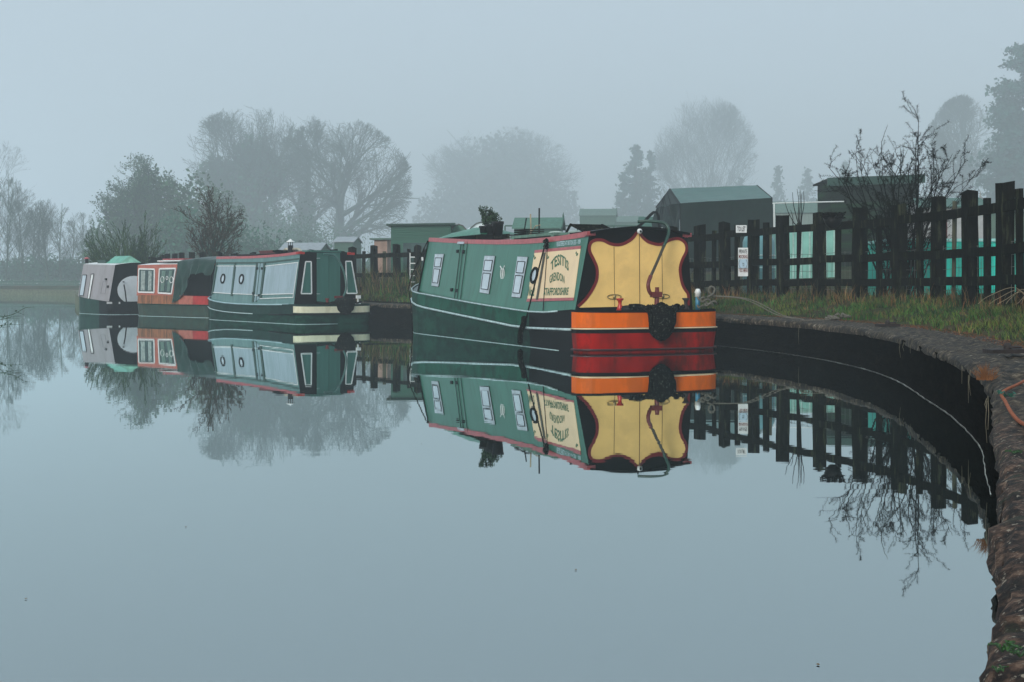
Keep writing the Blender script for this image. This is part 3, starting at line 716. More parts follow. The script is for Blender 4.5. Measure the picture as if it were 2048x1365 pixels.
    mb = MB(); mb.tube([(0,-.45,.0),(.0,-.46,.50)], .015, 6); mb.build('rod', plas_k, t); mb = MB(); mb.tube([(0,.25,.06),(.0,.12,.36)], .012, 6); mb.build('rod', plas_k, t)
    # sheet at far end
    b = RT(905, 470, -.3); rg = random.Random(3); mb = MB(); nu, nv = 22, 12
    for i in range(nu+1):
        for j in range(nv+1):
            u = -1.35+2.75*i/nu; v = -.34+.85*j/nv; e = math.sin(math.pi*i/nu)*math.sin(math.pi*j/nv)
            mb.v.append((v, u, .012+.17*e**.6+.05*noise.noise(Vector((u*3, v*4, 1)))*e))
    for i in range(nu):
        for j in range(nv): a = i*(nv+1)+j; mb.f.append((a, a+1, a+nv+2, a+nv+1)); mb.m.append(0)
    place('folded_sheet', mb, mat('bright_green_sheet', (.012,.17,.095), .35, var=.3, bump=.5, bscale=6), (-.25, 6.55, zr(6.6,-.25)-.0), 'crumpled bright green sheet on the far end of the green boat roof', 'sheet', None, True)
    # rope coils and bottle
    e = fr.w((1.0, -.05, gzg(0))); rg = random.Random(8); mb = MB()
    for k in range(5):
        c = Vector((rg.uniform(-.05,.1), rg.uniform(-.06,.06), .03+.03*k)); r_ = rg.uniform(.05,.11)
        mb.tube([(c.x+r_*math.cos(t), c.y+r_*.8*math.sin(t), c.z+.02*math.sin(3*t)) for t in [6.283*i/16 for i in range(17)]], .013, 6)
    P = [(.04,-.02,.17),(.13,-.04,.22),(.17,-.02,.30),(.11,0,.33),(.08,0,.26),(.18,-.02,.16)]; mb.tube([tuple(p) for p in smooth_path(P, 4)], .014, 6)
    knot = Vector(at(1638,0+17.1,632)); knot = Vector((4.30,17.6,.50)) - e; Rz = Matrix.Rotation(-fr.th, 3, 'Z')
    for o in (0, .07):
        P = [Vector((.16,-.02,.18+o*.2)), Rz @ Vector((.55+o,-.35,.14)), Rz @ Vector((.95+o,-.75,-.08)), Rz @ Vector((1.25,-1.0,-.13)), Rz @ (knot+Vector((-.35,.12,-.01))), Rz @ knot]
        mb.tube([tuple(p) for p in smooth_path(P, 6)], .007, 6)
    kk = Rz @ knot
    for i in range(10):
        a = kk+Vector((rg.uniform(-.02,.22), rg.uniform(-.05,.12), rg.uniform(0,.06))); mb.tube([tuple(a), tuple(a+Vector((rg.uniform(.02,.08), rg.uniform(-.08,.08), rg.uniform(-.02,.05)))), tuple(a+Vector((rg.uniform(.05,.12),rg.uniform(-.08,.08),0)))], .017, 6)
    o = mb.build('mooring_rope', rope_m, None, True); o.location = e; o.rotation_euler.z = fr.th; tag(o, 'pale grey mooring rope looped from the green boat stern to the towpath edge', 'rope')
    q = fr.tr([(.98,0,0),(.98,5,0),(.98,0,1)], 1379, 592); t = empty('plastic_bottle', fr.w((.98,.10,gzg(0)-.02)), fr.th, 'white and blue plastic bottle standing at the green boat stern corner', 'bottle')
    mb = MB(); mb.lathe([(.036,0),(.036,.19)], (0,0,0), 12); mb.build('bottle_body', blue_pl, t, True)
    mb = MB(); mb.lathe([(.044,.191),(.044,.25),(.05,.26),(.03,.31),(.018,.315)], (0,0,0), 12); mb.build('bottle_cap', white, t, True)
roof_things()

def blue_boat():
    th = R(37); fr = Frame((-5.27, 31.3), th, 1.03)
    root = empty('narrowboat', fr.o, th, 'blue-grey panelled narrowboat with cream stern band and two portholes, middle of the row', 'boat', 'narrowboats moored along the bank')
    zg = interp([(-1,.49),(0,.485),(1.2,.46),(2.4,.45),(3.4,.46),(4.2,.485),(5,.55),(5.8,.64),(6.2,.68)])
    zs = lambda u: zg(u)-.22
    st = [(u, w, zg(u)) for u, w in ((0,1.03),(.6,1.03),(1.3,1.03),(2.2,1.03),(3.1,1.03),(3.9,1.03),(4.5,1.02),(4.9,.98),(5.3,.86),(5.6,.68),(5.85,.42),(6.0,.03))]
    rows = [lambda g, u: (g, 0), lambda g, u: (g-.05, 0), lambda g, u: (g-.205, 0), lambda g, u: (g-.24, 0), lambda g, u: (0, .03)]
    def mf(a, b, j):
        if min(a[1], b[1]) < -.02 and j == 1: return 1
        return 0 if j < 3 else 2
    hg = mat('blue_boat_hull', (.006,.034,.025), .42, spec=.1, var=.4, scale=2, bump=.1, bscale=5, c2=(.004,.012,.010), patch=.7, pscale=2.5)
    ring = build_hull(root, st, .36, rows, mf, [hg, palecream, hull_black, teal_mid])
    ring_line(root, ring, lambda g, u: (g-.006, .002), .020, mat('pale_blue_edge', (.33,.50,.53), .35, var=.15), 'gunwale_edge', sel=lambda v, u: u > .15)
    ring_line(root, ring, lambda g, u: (zs(u)-.02, .008), .013, pale, 'rubbing_strake', sel=lambda v, u: u > 1.9 and v < 0)
    ring_line(root, ring, lambda g, u: (zs(u)-.03, .008), .016, black, 'stern_bead', sel=lambda v, u: u < 2)
    ring_line(root, ring, lambda g, u: (.002, -.020), .006, pale, 'waterline_glint', sel=lambda v, u: v < 0)  # bright waterline reflection modelled as a pale tube
    zt = interp([(0,1.74),(.3,1.735),(1.0,1.70),(1.7,1.68),(3,1.665),(5.2,1.68)]); zb = lambda u: zg(u)-.03
    cabin_body(root, .3, 5.15, -.85, .88, -.68, .72, zb, zt, [teal_mid, dark_green, black], .07, sl=(.50, .1393))
    side = [(-.85,.5,.5),(-.85,5,.5),(-.68,.5,1.72)]; ns = Vector((-.99,0,.138)).normalized()
    T = lambda x, y: fr.tr(side, 380+x/5.12, 470+y/5.12)
    for s1, x0 in ((-1,-.68),(1,.72)):
        mb = MB(); us = [.3+4.85*i/12 for i in range(13)]
        for a, b in zip(us, us[1:]):
            P = [[(x0+s1*.02,u,zt(u)-.03),(x0-s1*.05,u,zt(u)-.03),(x0-s1*.05,u,zt(u)+.035),(x0+s1*.008,u,zt(u)+.035)] for u in (a, b)]
            mb.hexa([P[0][0],P[0][1],P[1][1],P[1][0],P[0][3],P[0][2],P[1][2],P[1][3]])
        mb.build('roof_rail', rail_red, root)
    mb = MB()
    for q in (((290,322),(452,322),(420,605),(246,588)), ((476,322),(682,322),(640,605),(442,602)), ((782,322),(1104,290),(1060,603),(742,612))):
        plate(mb, [T(*p) for p in reversed(q)], ns, .003, .006)
    mb.build('side_panel', blue_pan, root)
    mb = MB(); plate(mb, [T(*p) for p in ((660,690),(722,650),(760,290),(700,290))], ns, .003, .008); mb.build('side_hatch', mat('hatch_pale', (.22,.33,.36), .3, var=.1), root)
    mb = MB()
    for a, b, w in (((279,285),(231,612),.085),((467,285),(431,628),.10),((693,285),(647,690),.10),((768,282),(726,648),.10)):
        mb.bar(T(*a)+ns*.012, T(*b)+ns*.012, w, .02, 0, up=ns)
    for a, b in (((277,289),(775,286)),((775,286),(1117,246))): mb.bar(T(*a)+ns*.010, T(*b)+ns*.010, .035, .012, 0, up=ns)
    mb.bar(T(726,285)+ns*.012, T(680,690)+ns*.012, .02, .014, 0, up=ns)
    mb.build('panel_frame', dark_green, root)
    mb = MB()
    for a, b in (((275,320),(455,320)),((472,320),(690,320)),((775,322),(1112,284)),((240,590),(422,604)),((440,604),(645,612)),((655,618),(722,622)),((735,612),(1065,604)),((720,655),(1062,642)),((1110,284),(1060,642))):
        mb.bar(T(*a)+ns*.014, T(*b)+ns*.014, .018, .010, 0, up=ns)
    mb.build('coach_line', white, root)
    for c in ((343,450),(533,455)):
        p = T(*c); mb = MB(); ringm(mb, p, ns, .115, .018, .026); po = mb.build('porthole', black, root, True)
        mb = MB(); disc(mb, p, ns, .10, .010, .006); mb.build('pane', glass, po)
    for c in ((695,345),(745,345),(655,600),(712,620)): mb = MB(); p = T(*c); mb.box(p.x-.03,p.x+.01,p.y-.05,p.y+.05,p.z-.03,p.z+.03); mb.build('hinge', plas_k, root)
    B = lambda x, y, u=.3: fr.tr([(0,u,0),(1,u,0),(0,u,1)], 380+x/5.12, 470+y/5.12); nb = (0,-1,0)
    mb = MB(); plate(mb, [B(1297,690),B(1535,690),B(1532,185),B(1297,185)], nb, .004, .02); dr = mb.build('stern_door', teal_door, root)
    mb = MB(); mb.bar(B(1416,190)+Vector((0,-.026,0)), B(1418,688)+Vector((0,-.026,0)), .010, .006, 0, up=(0,1,0)); mb.build('door_joint', dark_green, root)
    for y in (240,605): mb = MB(); mb.bar(B(1292,y)+Vector((0,-.03,0)), B(1325,y)+Vector((0,-.03,0)), .012, .01, 0, up=(0,1,0)); mb.build('door_hinge', steel, root)
    for q in (((1182,275),(1238,275),(1242,603),(1136,603)), ((1592,272),(1650,272),(1708,600),(1604,600))):
        C = [B(*p) for p in reversed(q)]; mb = MB(); plate(mb, C, nb, .004, .010); pn = mb.build('bulkhead_panel', teal_door, root)
        mb = MB(); outline(mb, C, nb, .010, .030, .010); mb.build('white_surround', white, pn)
    mb = MB(); mb.box(.02-.42,.02+.42,.26,.9,1.755,1.80); mb.build('roof_slide', teal_door, root)
    for x0 in (-.68,.72):
        mb = MB(); mb.box(x0-.09,x0+.09,.24,.34,1.70,1.755); mb.build('roof_corner', red, root)
    pts = [B(1565,640,-.15),B(1598,560,-.12),B(1590,440,-.05),B(1565,350,0),B(1530,270,.05),B(1490,222,.1),B(1440,203,.13),B(1370,200,.18)]
    mb = MB(); mb.tube([tuple(p) for p in smooth_path(pts, 4)], .026, 8); mb.build('tiller', mat('teal_tube', (.03,.10,.085), .3), root, True)
    g = B(1560,690,-.2); mb = MB(); mb.tube([(g.x-.06,-.15,.46),(g.x-.06,-.15,.66)], .04, 8); mb.box(g.x-.17,g.x+.02,-.2,-.1,.62,.68); mb.build('rudder_post', MATS['oxide_red'], root)
    for x in (1405,1660):
        q = B(x,670,-.05); mb = MB(); mb.lathe([(.05,0),(.035,.07),(.03,.10),(.055,.14),(.055,.155)], (q.x,-.05,.465), 12); mb.build('dolly', MATS['oxide_red'], root, True)
    mb = MB(); mb.lathe([(.001,-.30),(.12,-.26),(.22,-.16),(.26,-.02),(.26,.08),(.20,.13),(.001,.15)], (g.x, -.33, .50), 18, M=Matrix.Diagonal((1.05,.55,1,1))); mb.build('stern_fender', rope_d, root, True)
    for s1 in (-1, 1): mb = MB(); mb.tube([tuple(p) for p in smooth_path([(g.x+s1*.62,-.05,.53),(g.x+s1*.40,-.2,.50),(g.x+s1*.2,-.33,.56)], 4)], .022, 6); mb.build('fender_rope', rope_d, root, True)
    # open bow well and rails
    # chimney and roof items
    def place(name, mb, mats, v, u, label, cat, dz=0, sm=False):
        z = zt(u)+.07*math.sin(math.pi*(v+.68)/1.4)+dz; w = fr.w((v,u,z)); return single(name, mb, mats, w, label, cat, None, sm, th)
    c = fr.tr([(-.35,0,0),(-.35,5,0),(-.35,0,1)], 581, 505); t = empty('chimney', fr.w((-.35,c.y,zt(c.y)+.04)), th, 'short black chimney with a white conical cap on the blue boat roof', 'chimney')
    mb = MB(); mb.lathe([(.08,0),(.075,.03),(.068,.04),(.068,.22),(.055,.22)], (0,0,0), 14); mb.build('flue', plas_k, t, True)
    for i in range(6): a = i*math.pi/3; mb = MB(); mb.tube([(.06*math.cos(a),.06*math.sin(a),.22),(.06*math.cos(a),.06*math.sin(a),.30)], .007, 4); mb.build('cap_stay', plas_k, t)
    mb = MB(); mb.lathe([(.115,.30),(.105,.315),(.03,.355),(.02,.375),(.005,.38)], (0,0,0), 16); mb.build('cap', white, t, True)
    rg = random.Random(5)
    for k, (u, lab) in enumerate(((2.1,'black rope coil and pale hose on the blue boat roof'),)):
        mb = MB()
        for i in range(7):
            r_ = .10+.02*i; mb.tube([(r_*math.cos(t)*.9, r_*math.sin(t)*1.6-.2, .03+.01*i+.01*math.sin(4*t)) for t in [6.283*j/18 for j in range(19)]], .017, 5)
        place('rope_coil', mb, rope_d, -.35, u, lab, 'rope coil', 0, True)
    mb = MB(); mb.tube([(0,-1.2,.03),(0,1.3,.03)], .03, 8); mb.tube([(.1,-1.0,.03),(.1,1.1,.04)], .022, 8)
    place('roof_poles', mb, black, -.42, 3.1, 'pair of dark poles lying along the blue boat roof', 'poles', .0)
    mb = MB(); P = smooth_path([(0,-.5,.03),(0,-.35,.10),(0,-.1,.11),(0,.1,.08),(0,.35,.12),(0,.55,.03)], 4); mb.tube([tuple(p) for p in P], .035, 7)
    place('pale_hose', mb, mat('pale_hose', (.40,.38,.30), .7, var=.4), -.30, 1.45, 'pale looped hose lying beside the blue boat chimney', 'hose', 0, True)
    mb = MB(); mb.box(-.25,.25,-.5,.5,0,.09); mb.box(-.27,.27,-.52,.52,.09,.12); place('roof_box', mb, MATS['oxide_red'], .0, 2.9, 'low dark red locker on the blue boat roof', 'box', -.01)
    # mooring line to the bank
    a = fr.w((.95,.0,.52)); P = [Vector((0,0,.02)), Vector((1.0,-.3,-.02)), Vector((2.2,-.7,-.05)), Vector((2.9,-.95,-.0))]
    mb = MB(); mb.tube([tuple(p) for p in smooth_path(P, 5)], .016, 6)
    o = mb.build('mooring_rope', rope_d, None, True); o.location = a; tag(o, 'dark mooring rope running from the blue boat stern to the grass', 'rope')
    q = B(1700,580,-.02); mb = MB(); mb.box(-.05,.05,-.05,.05,0,.03); mb.tube([(0,0,.03),(0,0,.16)], .02, 8); mb.box(-.04,.06,-.04,.04,.14,.22); single('navigation_lamp', mb, white, fr.w((q.x+.02,-.08,.468)), 'small white lamp standing at the blue boat stern corner', 'lamp', None, False, th)
    return fr
blue_boat()

def red_boat():
    th = R(48.5); fr = Frame((-8.72, 36.95), th, .98)
    root = empty('cabin_cruiser', fr.o, th, 'rusty orange cabin boat with curtained windows and green tarpaulin over its stern', 'boat')
    zg = lambda u: .62+.02*u/4
    st = [(u, w, zg(u)) for u, w in ((0,.98),(.6,.98),(1.3,.98),(2.0,.98),(2.7,.98),(3.2,.97),(3.5,.92),(3.72,.8),(3.9,.5),(4.0,.03))]
    rows = [lambda g, u: (g, 0), lambda g, u: (g-.03, 0), lambda g, u: (.37, -.01), lambda g, u: (.34, .0), lambda g, u: (0, .04)]
    mf = lambda a, b, j: (2 if min(a[1], b[1]) < .35 else (1 if min(a[1], b[1]) < 1.2 else 0)) if j < 2 else 3
    ring = build_hull(root, st, .15, rows, mf, [rusty, salmon, red, mat('mossy_hull', (.016,.040,.024), .5, var=.5, scale=4, c2=(.03,.035,.012), patch=.7, pscale=5), salmon])
    ring_line(root, ring, lambda g, u: (.36, .012), .016, hull_black, 'rubbing_strake', sel=lambda v, u: v < 0)
    ring_line(root, ring, lambda g, u: (.002, -.02), .006, pale, 'waterline_glint', sel=lambda v, u: v < 0)  # pale tube in place of the reflected light at the water
    zt = interp([(0,1.55),(4,1.54)])
    S = lambda x, y: fr.tr([(-.80,0,.62),(-.80,4,.62),(-.76,0,1.54)], 120+x/6.02, 490+y/6.02)
    a = S(925,560); b = S(1420,560)
    cabin_body(root, b.y-.35, a.y, -.80, .80, -.76, .76, lambda u: zg(u)-.03, zt, [salmon, white, salmon], .07)
    ns = Vector((-1,0,.04)).normalized()
    for q in (((958,290),(1145,295),(1140,575),(950,570)), ((1205,290),(1400,285),(1350,590),(1190,580))):
        C = [S(*p) for p in reversed(q)]; mb = MB(); plate(mb, C, ns, .004, .010); wd = mb.build('window', darkglass, root)
        mb = MB(); outline(mb, C, ns, .010, .045, .02); mb.build('window_frame', white, wd)
        f = quadmap([C[i] for i in (1,0,3,2)], 0, ns); mb = MB()
        for k in range(2):
            a0, a1 = ((.18,.38),(.60,.85))[k]; plate(mb, [f(a0,.08), f(a1,.08), f(a1,.92), f(a0,.92)], ns, .016, .006)
        mb.build('curtain', curtain if q[0][0] > 1000 else mat('pale_curtain', (.30,.36,.34), .8, var=.4, scale=10), wd)
        if q[0][0] > 1000:
            mb = MB()
            for i, cx_ in enumerate((.15,.45,.75)):
                ringm(mb, f(cx_,.55 if i != 1 else .62), ns, .09 if i != 1 else .05, .03, .010, 0, 14)
            mb.build('window_ornament', white, wd)
    # roof rack of pale boards
    t = empty('board_stack', fr.w((0,2.2,1.62)), th, 'weathered white and red boards stacked on the orange boat roof', 'boards'); mb = MB(); rg = random.Random(7)
    for k in range(5): mb.box(-.62+.25*k,-.42+.25*k,-1.0+.1*k,.75+.05*k,.02+.012*k,.05+.012*k)
    mb.build('board', white, t); mb = MB(); mb.box(-.65,.65,-.85,-.75,-.0,.02); mb.box(-.65,.65,.5,.6,-.0,.02); mb.box(-.6,-.3,-.6,.5,.062,.10); mb.build('batten', rail_red, t)
    for v, u in ((-.62,1.0),): mushroom(root, (v+.3,u-.2,1.60))
    mb2 = MB(); mb2.box(-.82,.82,-.05,S(1500,560).y,.60,1.50); mb2.build('cockpit_shade', black, root)  # solid black box stands in for the shade under the tarpaulin
    # tarpaulin: a thing thrown over the frame
    mb = MB(); u1 = S(1440,300).y
    secs = [(-.35,0,0),(.2,.02,0),(.7,.03,.0),(1.1,.02,.02),(u1,0,.05)]
    rg = random.Random(9); nu, nv = 16, 22
    for i in range(nu+1):
        u = -.3+(u1+.3)*i/nu
        for j in range(nv+1):
            t_ = j/nv*2-1                                  # across: -1 left skirt .. 1 right skirt
            ridge = 1.78-.10*abs(i/nu-.5)
            ua = S(1640,430).y; fl = max(0, min(1, (u-ua+.25)/max(u1-ua, .2))); dropn = .40+.78*fl*fl*(3-2*fl)
            if abs(t_) < .45: v = t_/.45*.83; z = ridge-.10*(abs(t_)/.45)**2
            else:
                k = (abs(t_)-.45)/.55; v = math.copysign(.83+.20*k, t_); z = ridge-.10-k*(dropn+.04*math.sin(i*1.3))
            z += .02*noise.noise(Vector((u*3,v*3,0))); v += .05*noise.noise(Vector((u*5, z*2, 4)))*(abs(t_) > .4)+(.04*math.sin(u*16) if abs(t_) > .7 else 0)
            mb.v.append((v, u, z))
    for i in range(nu):
        for j in range(nv): a = i*(nv+1)+j; mb.f.append((a, a+1, a+nv+2, a+nv+1)); mb.m.append(0)
    mb.poly([(-.90,-.3,1.25),(-.83,-.3,1.62),(0,-.3,1.72),(.83,-.3,1.62),(.90,-.3,1.25)])
    o = mb.build('tarpaulin', tarp, None, True); o.location = fr.w((0,0,0)); o.rotation_euler.z = th; tag(o, 'dark green tarpaulin draped over the stern of the orange boat', 'tarpaulin')
red_boat()

def grey_boat():
    th = R(39.8); fr = Frame((-12.67, 40.63), th, 1.0)
    root = empty('narrowboat', fr.o, th, 'pale grey narrowboat with black stern and round white door panel, farthest left', 'boat', 'narrowboats moored along the bank')
    zg = interp([(-1,.42),(0,.42),(2.0,.52),(2.9,.60)]); st = [(u, w, zg(u)) for u, w in ((0,1.0),(.6,1.0),(1.2,1.0),(1.8,1.0),(2.2,.98),(2.5,.9),(2.7,.7),(2.85,.4),(2.9,.03))]
    rows = [lambda g, u: (g, 0), lambda g, u: (g-.07, 0), lambda g, u: (.14, 0), lambda g, u: (.12, 0), lambda g, u: (0, .02)]
    mf = lambda a, b, j: 1 if min(a[1], b[1]) < .05 else 0
    ring = build_hull(root, st, .3, rows, mf, [mat('grey_boat_hull', (.010,.048,.034), .45, var=.4, scale=3, spec=.1), black, dark_green])
    ring_line(root, ring, lambda g, u: (.002, -.01), .006, pale, 'waterline_glint', sel=lambda v, u: v < 0 or u < 0)  # glint where hull meets water, put in as a pale tube
    B = lambda x, y, u=.15: fr.tr([(0,u,0),(1,u,0),(0,u,1)], 120+x/6.02, 490+y/6.02)
    zt = interp([(0,1.56),(3,1.62)])
    cabin_body(root, .15, 2.75, -.86, .88, -.66, .70, lambda u: zg(u)-.03, zt, [grey_p, white, black], .08, sl=(.42, .1754))
    S = lambda x, y: fr.tr([(-.86,0,.42),(-.86,3,.42),(-.66,0,1.56)], 120+x/6.02, 490+y/6.02); ns = Vector((-.985,0,.17)).normalized()
    for q in (((275,365),(325,365),(285,615),(238,610)), ((380,355),(412,352),(360,650),(335,655))):
        C = [S(*p) for p in reversed(q)]; mb = MB(); plate(mb, C, ns, .004, .010); wd = mb.build('window', glass if q[0][0] < 300 else white, root)
        mb = MB(); outline(mb, C, ns, .010, .025, .012); mb.build('window_frame', plas_k, wd)
    mb = MB(); outline(mb, [S(*p) for p in ((520,440),(570,440),(545,590),(490,590))], ns, .006, .012, .006); mb.build('side_hatch', mat('grey_line', (.25,.24,.24), .5), root)
    mb = MB(); p = S(560,415); mb.box(p.x-.04,p.x+.0,p.y-.05,p.y+.05,p.z-.03,p.z+.03); mb.build('hinge', plas_k, root); mb = MB(); p = S(583,505); mb.box(p.x-.04,p.x,p.y-.03,p.y+.03,p.z-.04,p.z+.04); mb.build('hinge', plas_k, root)
    c = B(890,545); r_ = abs(c.x-B(690,540).x); mb = MB(); k = 28
    P = []
    for i in range(k):
        a = 2*math.pi*i/k; P.append((c.x+r_*math.cos(a), .15, c.z+.45*math.sin(a)))
    plate(mb, P, (0,-1,0), .004, .012); mb.build('door_panel', mat('door_white', (.74,.80,.82), .4, var=.06), root)
    mb = MB(); mb.tube([tuple(B(800,690,-.1)), tuple(B(785,560,-.05)), tuple(B(770,480,.0))], .022, 6); mb.lathe([(.03,0),(.03,.03)], tuple(B(765,452,.1)), 8); mb.build('tiller', black, root)
    mb = MB()
    for x in (555,685,810):
        p = B(x,696,-.12); q = B(x+85,696,-.12); mb.box(p.x, min(q.x, .95), -.27 if 560 < x < 900 else -.2, -.17, p.z-.04, p.z+.02)
    mb.build('counter_stripe', white, root)
    # roof: small pinkish topped chimney, green sheet over a ridge, white locker
    def rp(x, y, v): return fr.tr([(v,0,0),(v,3,0),(v,0,1)], 120+x/6.02, 490+y/6.02)
    p = rp(322,290,-.3); t = empty('chimney', fr.w((-.3,p.y,zt(p.y)+.03)), th, 'squat black chimney with a red cap on the grey boat roof', 'chimney')
    mb = MB(); mb.lathe([(.07,0),(.06,.02),(.055,.15)], (0,0,0), 12); mb.build('flue', plas_k, t, True)
    mb = MB(); mb.lathe([(.105,.15),(.09,.17),(.03,.21),(.005,.215)], (0,0,0), 12); mb.build('cap', rail_red, t, True)
    mb = MB(); A = [(-.35,-.55,0),(0,-.55,.24),(.4,-.55,0)]; Bq = [(-.35,.65,0),(0,.65,.24),(.4,.65,0)]
    mb.quad(A[0],A[1],Bq[1],Bq[0],0); mb.quad(A[1],A[2],Bq[2],Bq[1],0); mb.poly([A[2],A[1],A[0]],1); mb.poly(Bq,1)
    single('roof_tent', mb, [tarp_lt, mat('pale_green_end', (.22,.48,.36), .5)], fr.w((-.05,.95,zt(1)+.045)), 'small pale green ridge tent on the grey boat roof', 'roof cover', None, False, th)
    mb = MB(); mb.box(-.15,.18,-.3,.35,0,.10); mb.box(-.17,.20,-.32,.37,.10,.12); single('roof_box', mb, dark_green, fr.w((-.25,1.85,zt(1.9)+.02)), 'low dark green locker on the grey boat roof', 'box', None, False, th)
grey_boat()

# ------------------------------------------------------------------ fence
def fence():
    z0 = arc_of(13.0); z1 = arc_of(52.0)
    p0, _ = bank_pt(z0, 2.1)
    root = empty('timber_fence', (p0.x, p0.y, .70), 0, 'black weathered post and rail fence curving along the towpath behind the boats', 'fence')
    o = Vector((p0.x, p0.y, .70)); rg = random.Random(21)
    offf = lambda s: 2.05 if s < arc_of(18) else 2.35
    off = interp([(arc_of(13),2.0),(arc_of(16),2.02),(arc_of(17.5),2.15),(arc_of(20),2.45),(arc_of(30),2.4),(arc_of(36),2.35),(arc_of(50),2.3)])
    top = interp([(arc_of(13),2.24),(arc_of(24),2.20),(arc_of(31),2.05),(arc_of(50),2.0)])
    s = z0; posts = []
    while s < z1:
        posts.append(s); s += rg.uniform(1.0, 1.16)
    def P(s, z, lift=0): q, n = bank_pt(s, off(s)+lift); return Vector((q.x, q.y, z))-o
    k = 0
    for s in posts:
        q, n = bank_pt(s, off(s)); w = rg.uniform(.20,.255) if s < arc_of(30) else rg.uniform(.17,.2)
        zt = top(s)+rg.uniform(-.05,.05); lean = Vector((rg.uniform(-.035,.035), rg.uniform(-.03,.03), 0))
        ang = math.atan2(n.y, n.x)+rg.uniform(-.12,.12); M = Matrix.Translation(Vector((q.x,q.y,0))-Vector((o.x,o.y,o.z))) @ Matrix.Rotation(ang, 4, 'Z')
        mb = MB(); d = .075; wt = w*rg.uniform(.85,1.0)
        lo = [M @ Vector(p) for p in ((-d,-w/2,.2),(d,-w/2,.2),(d,w/2,.2),(-d,w/2,.2))]
        nseg = 5; ringp = []
        for i in range(nseg+1):
            t = i/nseg; zz = .2+(zt-.2)*t
            ww = (w*(1-t)+wt*t)/2
            for j, (a, b) in enumerate(((-d,-ww),(d,-ww),(d,ww),(-d,ww))):
                p = M @ Vector((a+rg.uniform(-.006,.006), b+rg.uniform(-.008,.008), zz+(rg.uniform(-.03,.03) if i == nseg else 0))); p += lean*t; mb.v.append(tuple(p))
        for i in range(nseg):
            for j in range(4): a = i*4+j; b = i*4+(j+1) % 4; mb.f.append((a, b, b+4, a+4)); mb.m.append(0)
        mb.f.append((nseg*4, nseg*4+1, nseg*4+2, nseg*4+3)); mb.m.append(0)
        mb.build('post', wood_d, root)
    for a, b in zip(posts, posts[1:]):
        if (a+b)/2 > arc_of(42): break
        m_ = (a+b)/2+rg.uniform(-.1,.1); zt = top(m_)-.12+rg.uniform(-.04,.03); mb = MB()
        ln = Vector((rg.uniform(-.03,.03), rg.uniform(-.03,.03), 0))
        mb.bar(P(m_, .3, -.02), P(m_, zt, -.02)+ln, rg.uniform(.085,.115), .045); mb.build('paling', wood_d if rg.random() < .8 else wood_l, root)
    for k, dz in enumerate((-.27,-.82,-1.2)):
        mb = MB()
        for a, b in zip(posts, posts[1:]):
            j = rg.uniform(-.02,.02); h = .125 if k == 0 else .12
            mb.bar(P(a-.04, top(a)+dz+j, -.05), P(b+.04, top(b)+dz+rg.uniform(-.02,.02), -.05), .05, h)
        mb.build('rail', wood_d, root)
    # wire netting on the near half
    mb = MB(); s_end = arc_of(29)
    s = z0
    while s < s_end:
        q = P(s, .75, .04); t = P(s+rg.uniform(-.03,.03), 1.5+rg.uniform(-.03,.03), .04); mb.tube([tuple(q), tuple(t)], .0035, 3); s += .12
    for z in (.9,1.05,1.2,1.35,1.5):
        pts = []; s = z0
        while s < s_end: pts.append(tuple(P(s, z+rg.uniform(-.015,.015), .04))); s += .24
        mb.tube(pts, .0035, 3)
    mb.build('wire_netting', galv, root)
    # signs
    for px0, px1, y0, y1, name, lab, lines in ((1471.5,1493,451,466,'to_let_sign','small white TO LET sign fixed high on the fence', [('TO LET', .12,.88,.18,.84,0)]),
            (1476,1495.5,496,553,'mooring_sign','tall white and pale blue private mooring notice on the fence', [('PRIVATE',.10,.90,.80,.94,0),('MOORING',.06,.96,.62,.76,1),('TO',.42,.62,.34,.47,0),('VISO',.10,.45,.14,.27,1),('MENU',.53,.96,.14,.27,1)])):
        d = 22.6; a = at(px0, d, y1); b = at(px1, d, y0); w = b.x-a.x; h = b.z-a.z
        t = empty(name, (a.x, d-.02, a.z), 0, lab, 'sign', None)
        mb = MB(); mb.box(0, w, 0, .012, 0, h); mb.build('board', white, t)
        if h > .3:
            mb = MB(); mb.box(.006, w-.006, -.003, -.0005, h*.29, h*.60); mb.build('blue_band', paleblue, t)
            mb = MB(); mb.box(.006, w-.006, -.005, -.003, h*.275, h*.29)
            for sx in (-1, 1): mb.tube([tuple(p) for p in smooth_path([(w/2+sx*.05,-.005,h*.59),(w/2+sx*.075,-.005,h*.44),(w/2+sx*.05,-.005,h*.30)], 4)], .003, 4)
            mb.build('drawn_line', ink_k, t)
        mb = MB(); mr = MB()
        for tx, a0, a1, b0, b1, cc in lines:
            put_text(mr if cc else mb, tx, lambda p, q: Vector((w*(a0+(a1-a0)*p), -.006, h*(b0+(b1-b0)*q))), 0, .02)
        if len(mr.v): mr.build('red_lettering', ink_r, t)
        mb.build('lettering', ink_k, t)
fence()

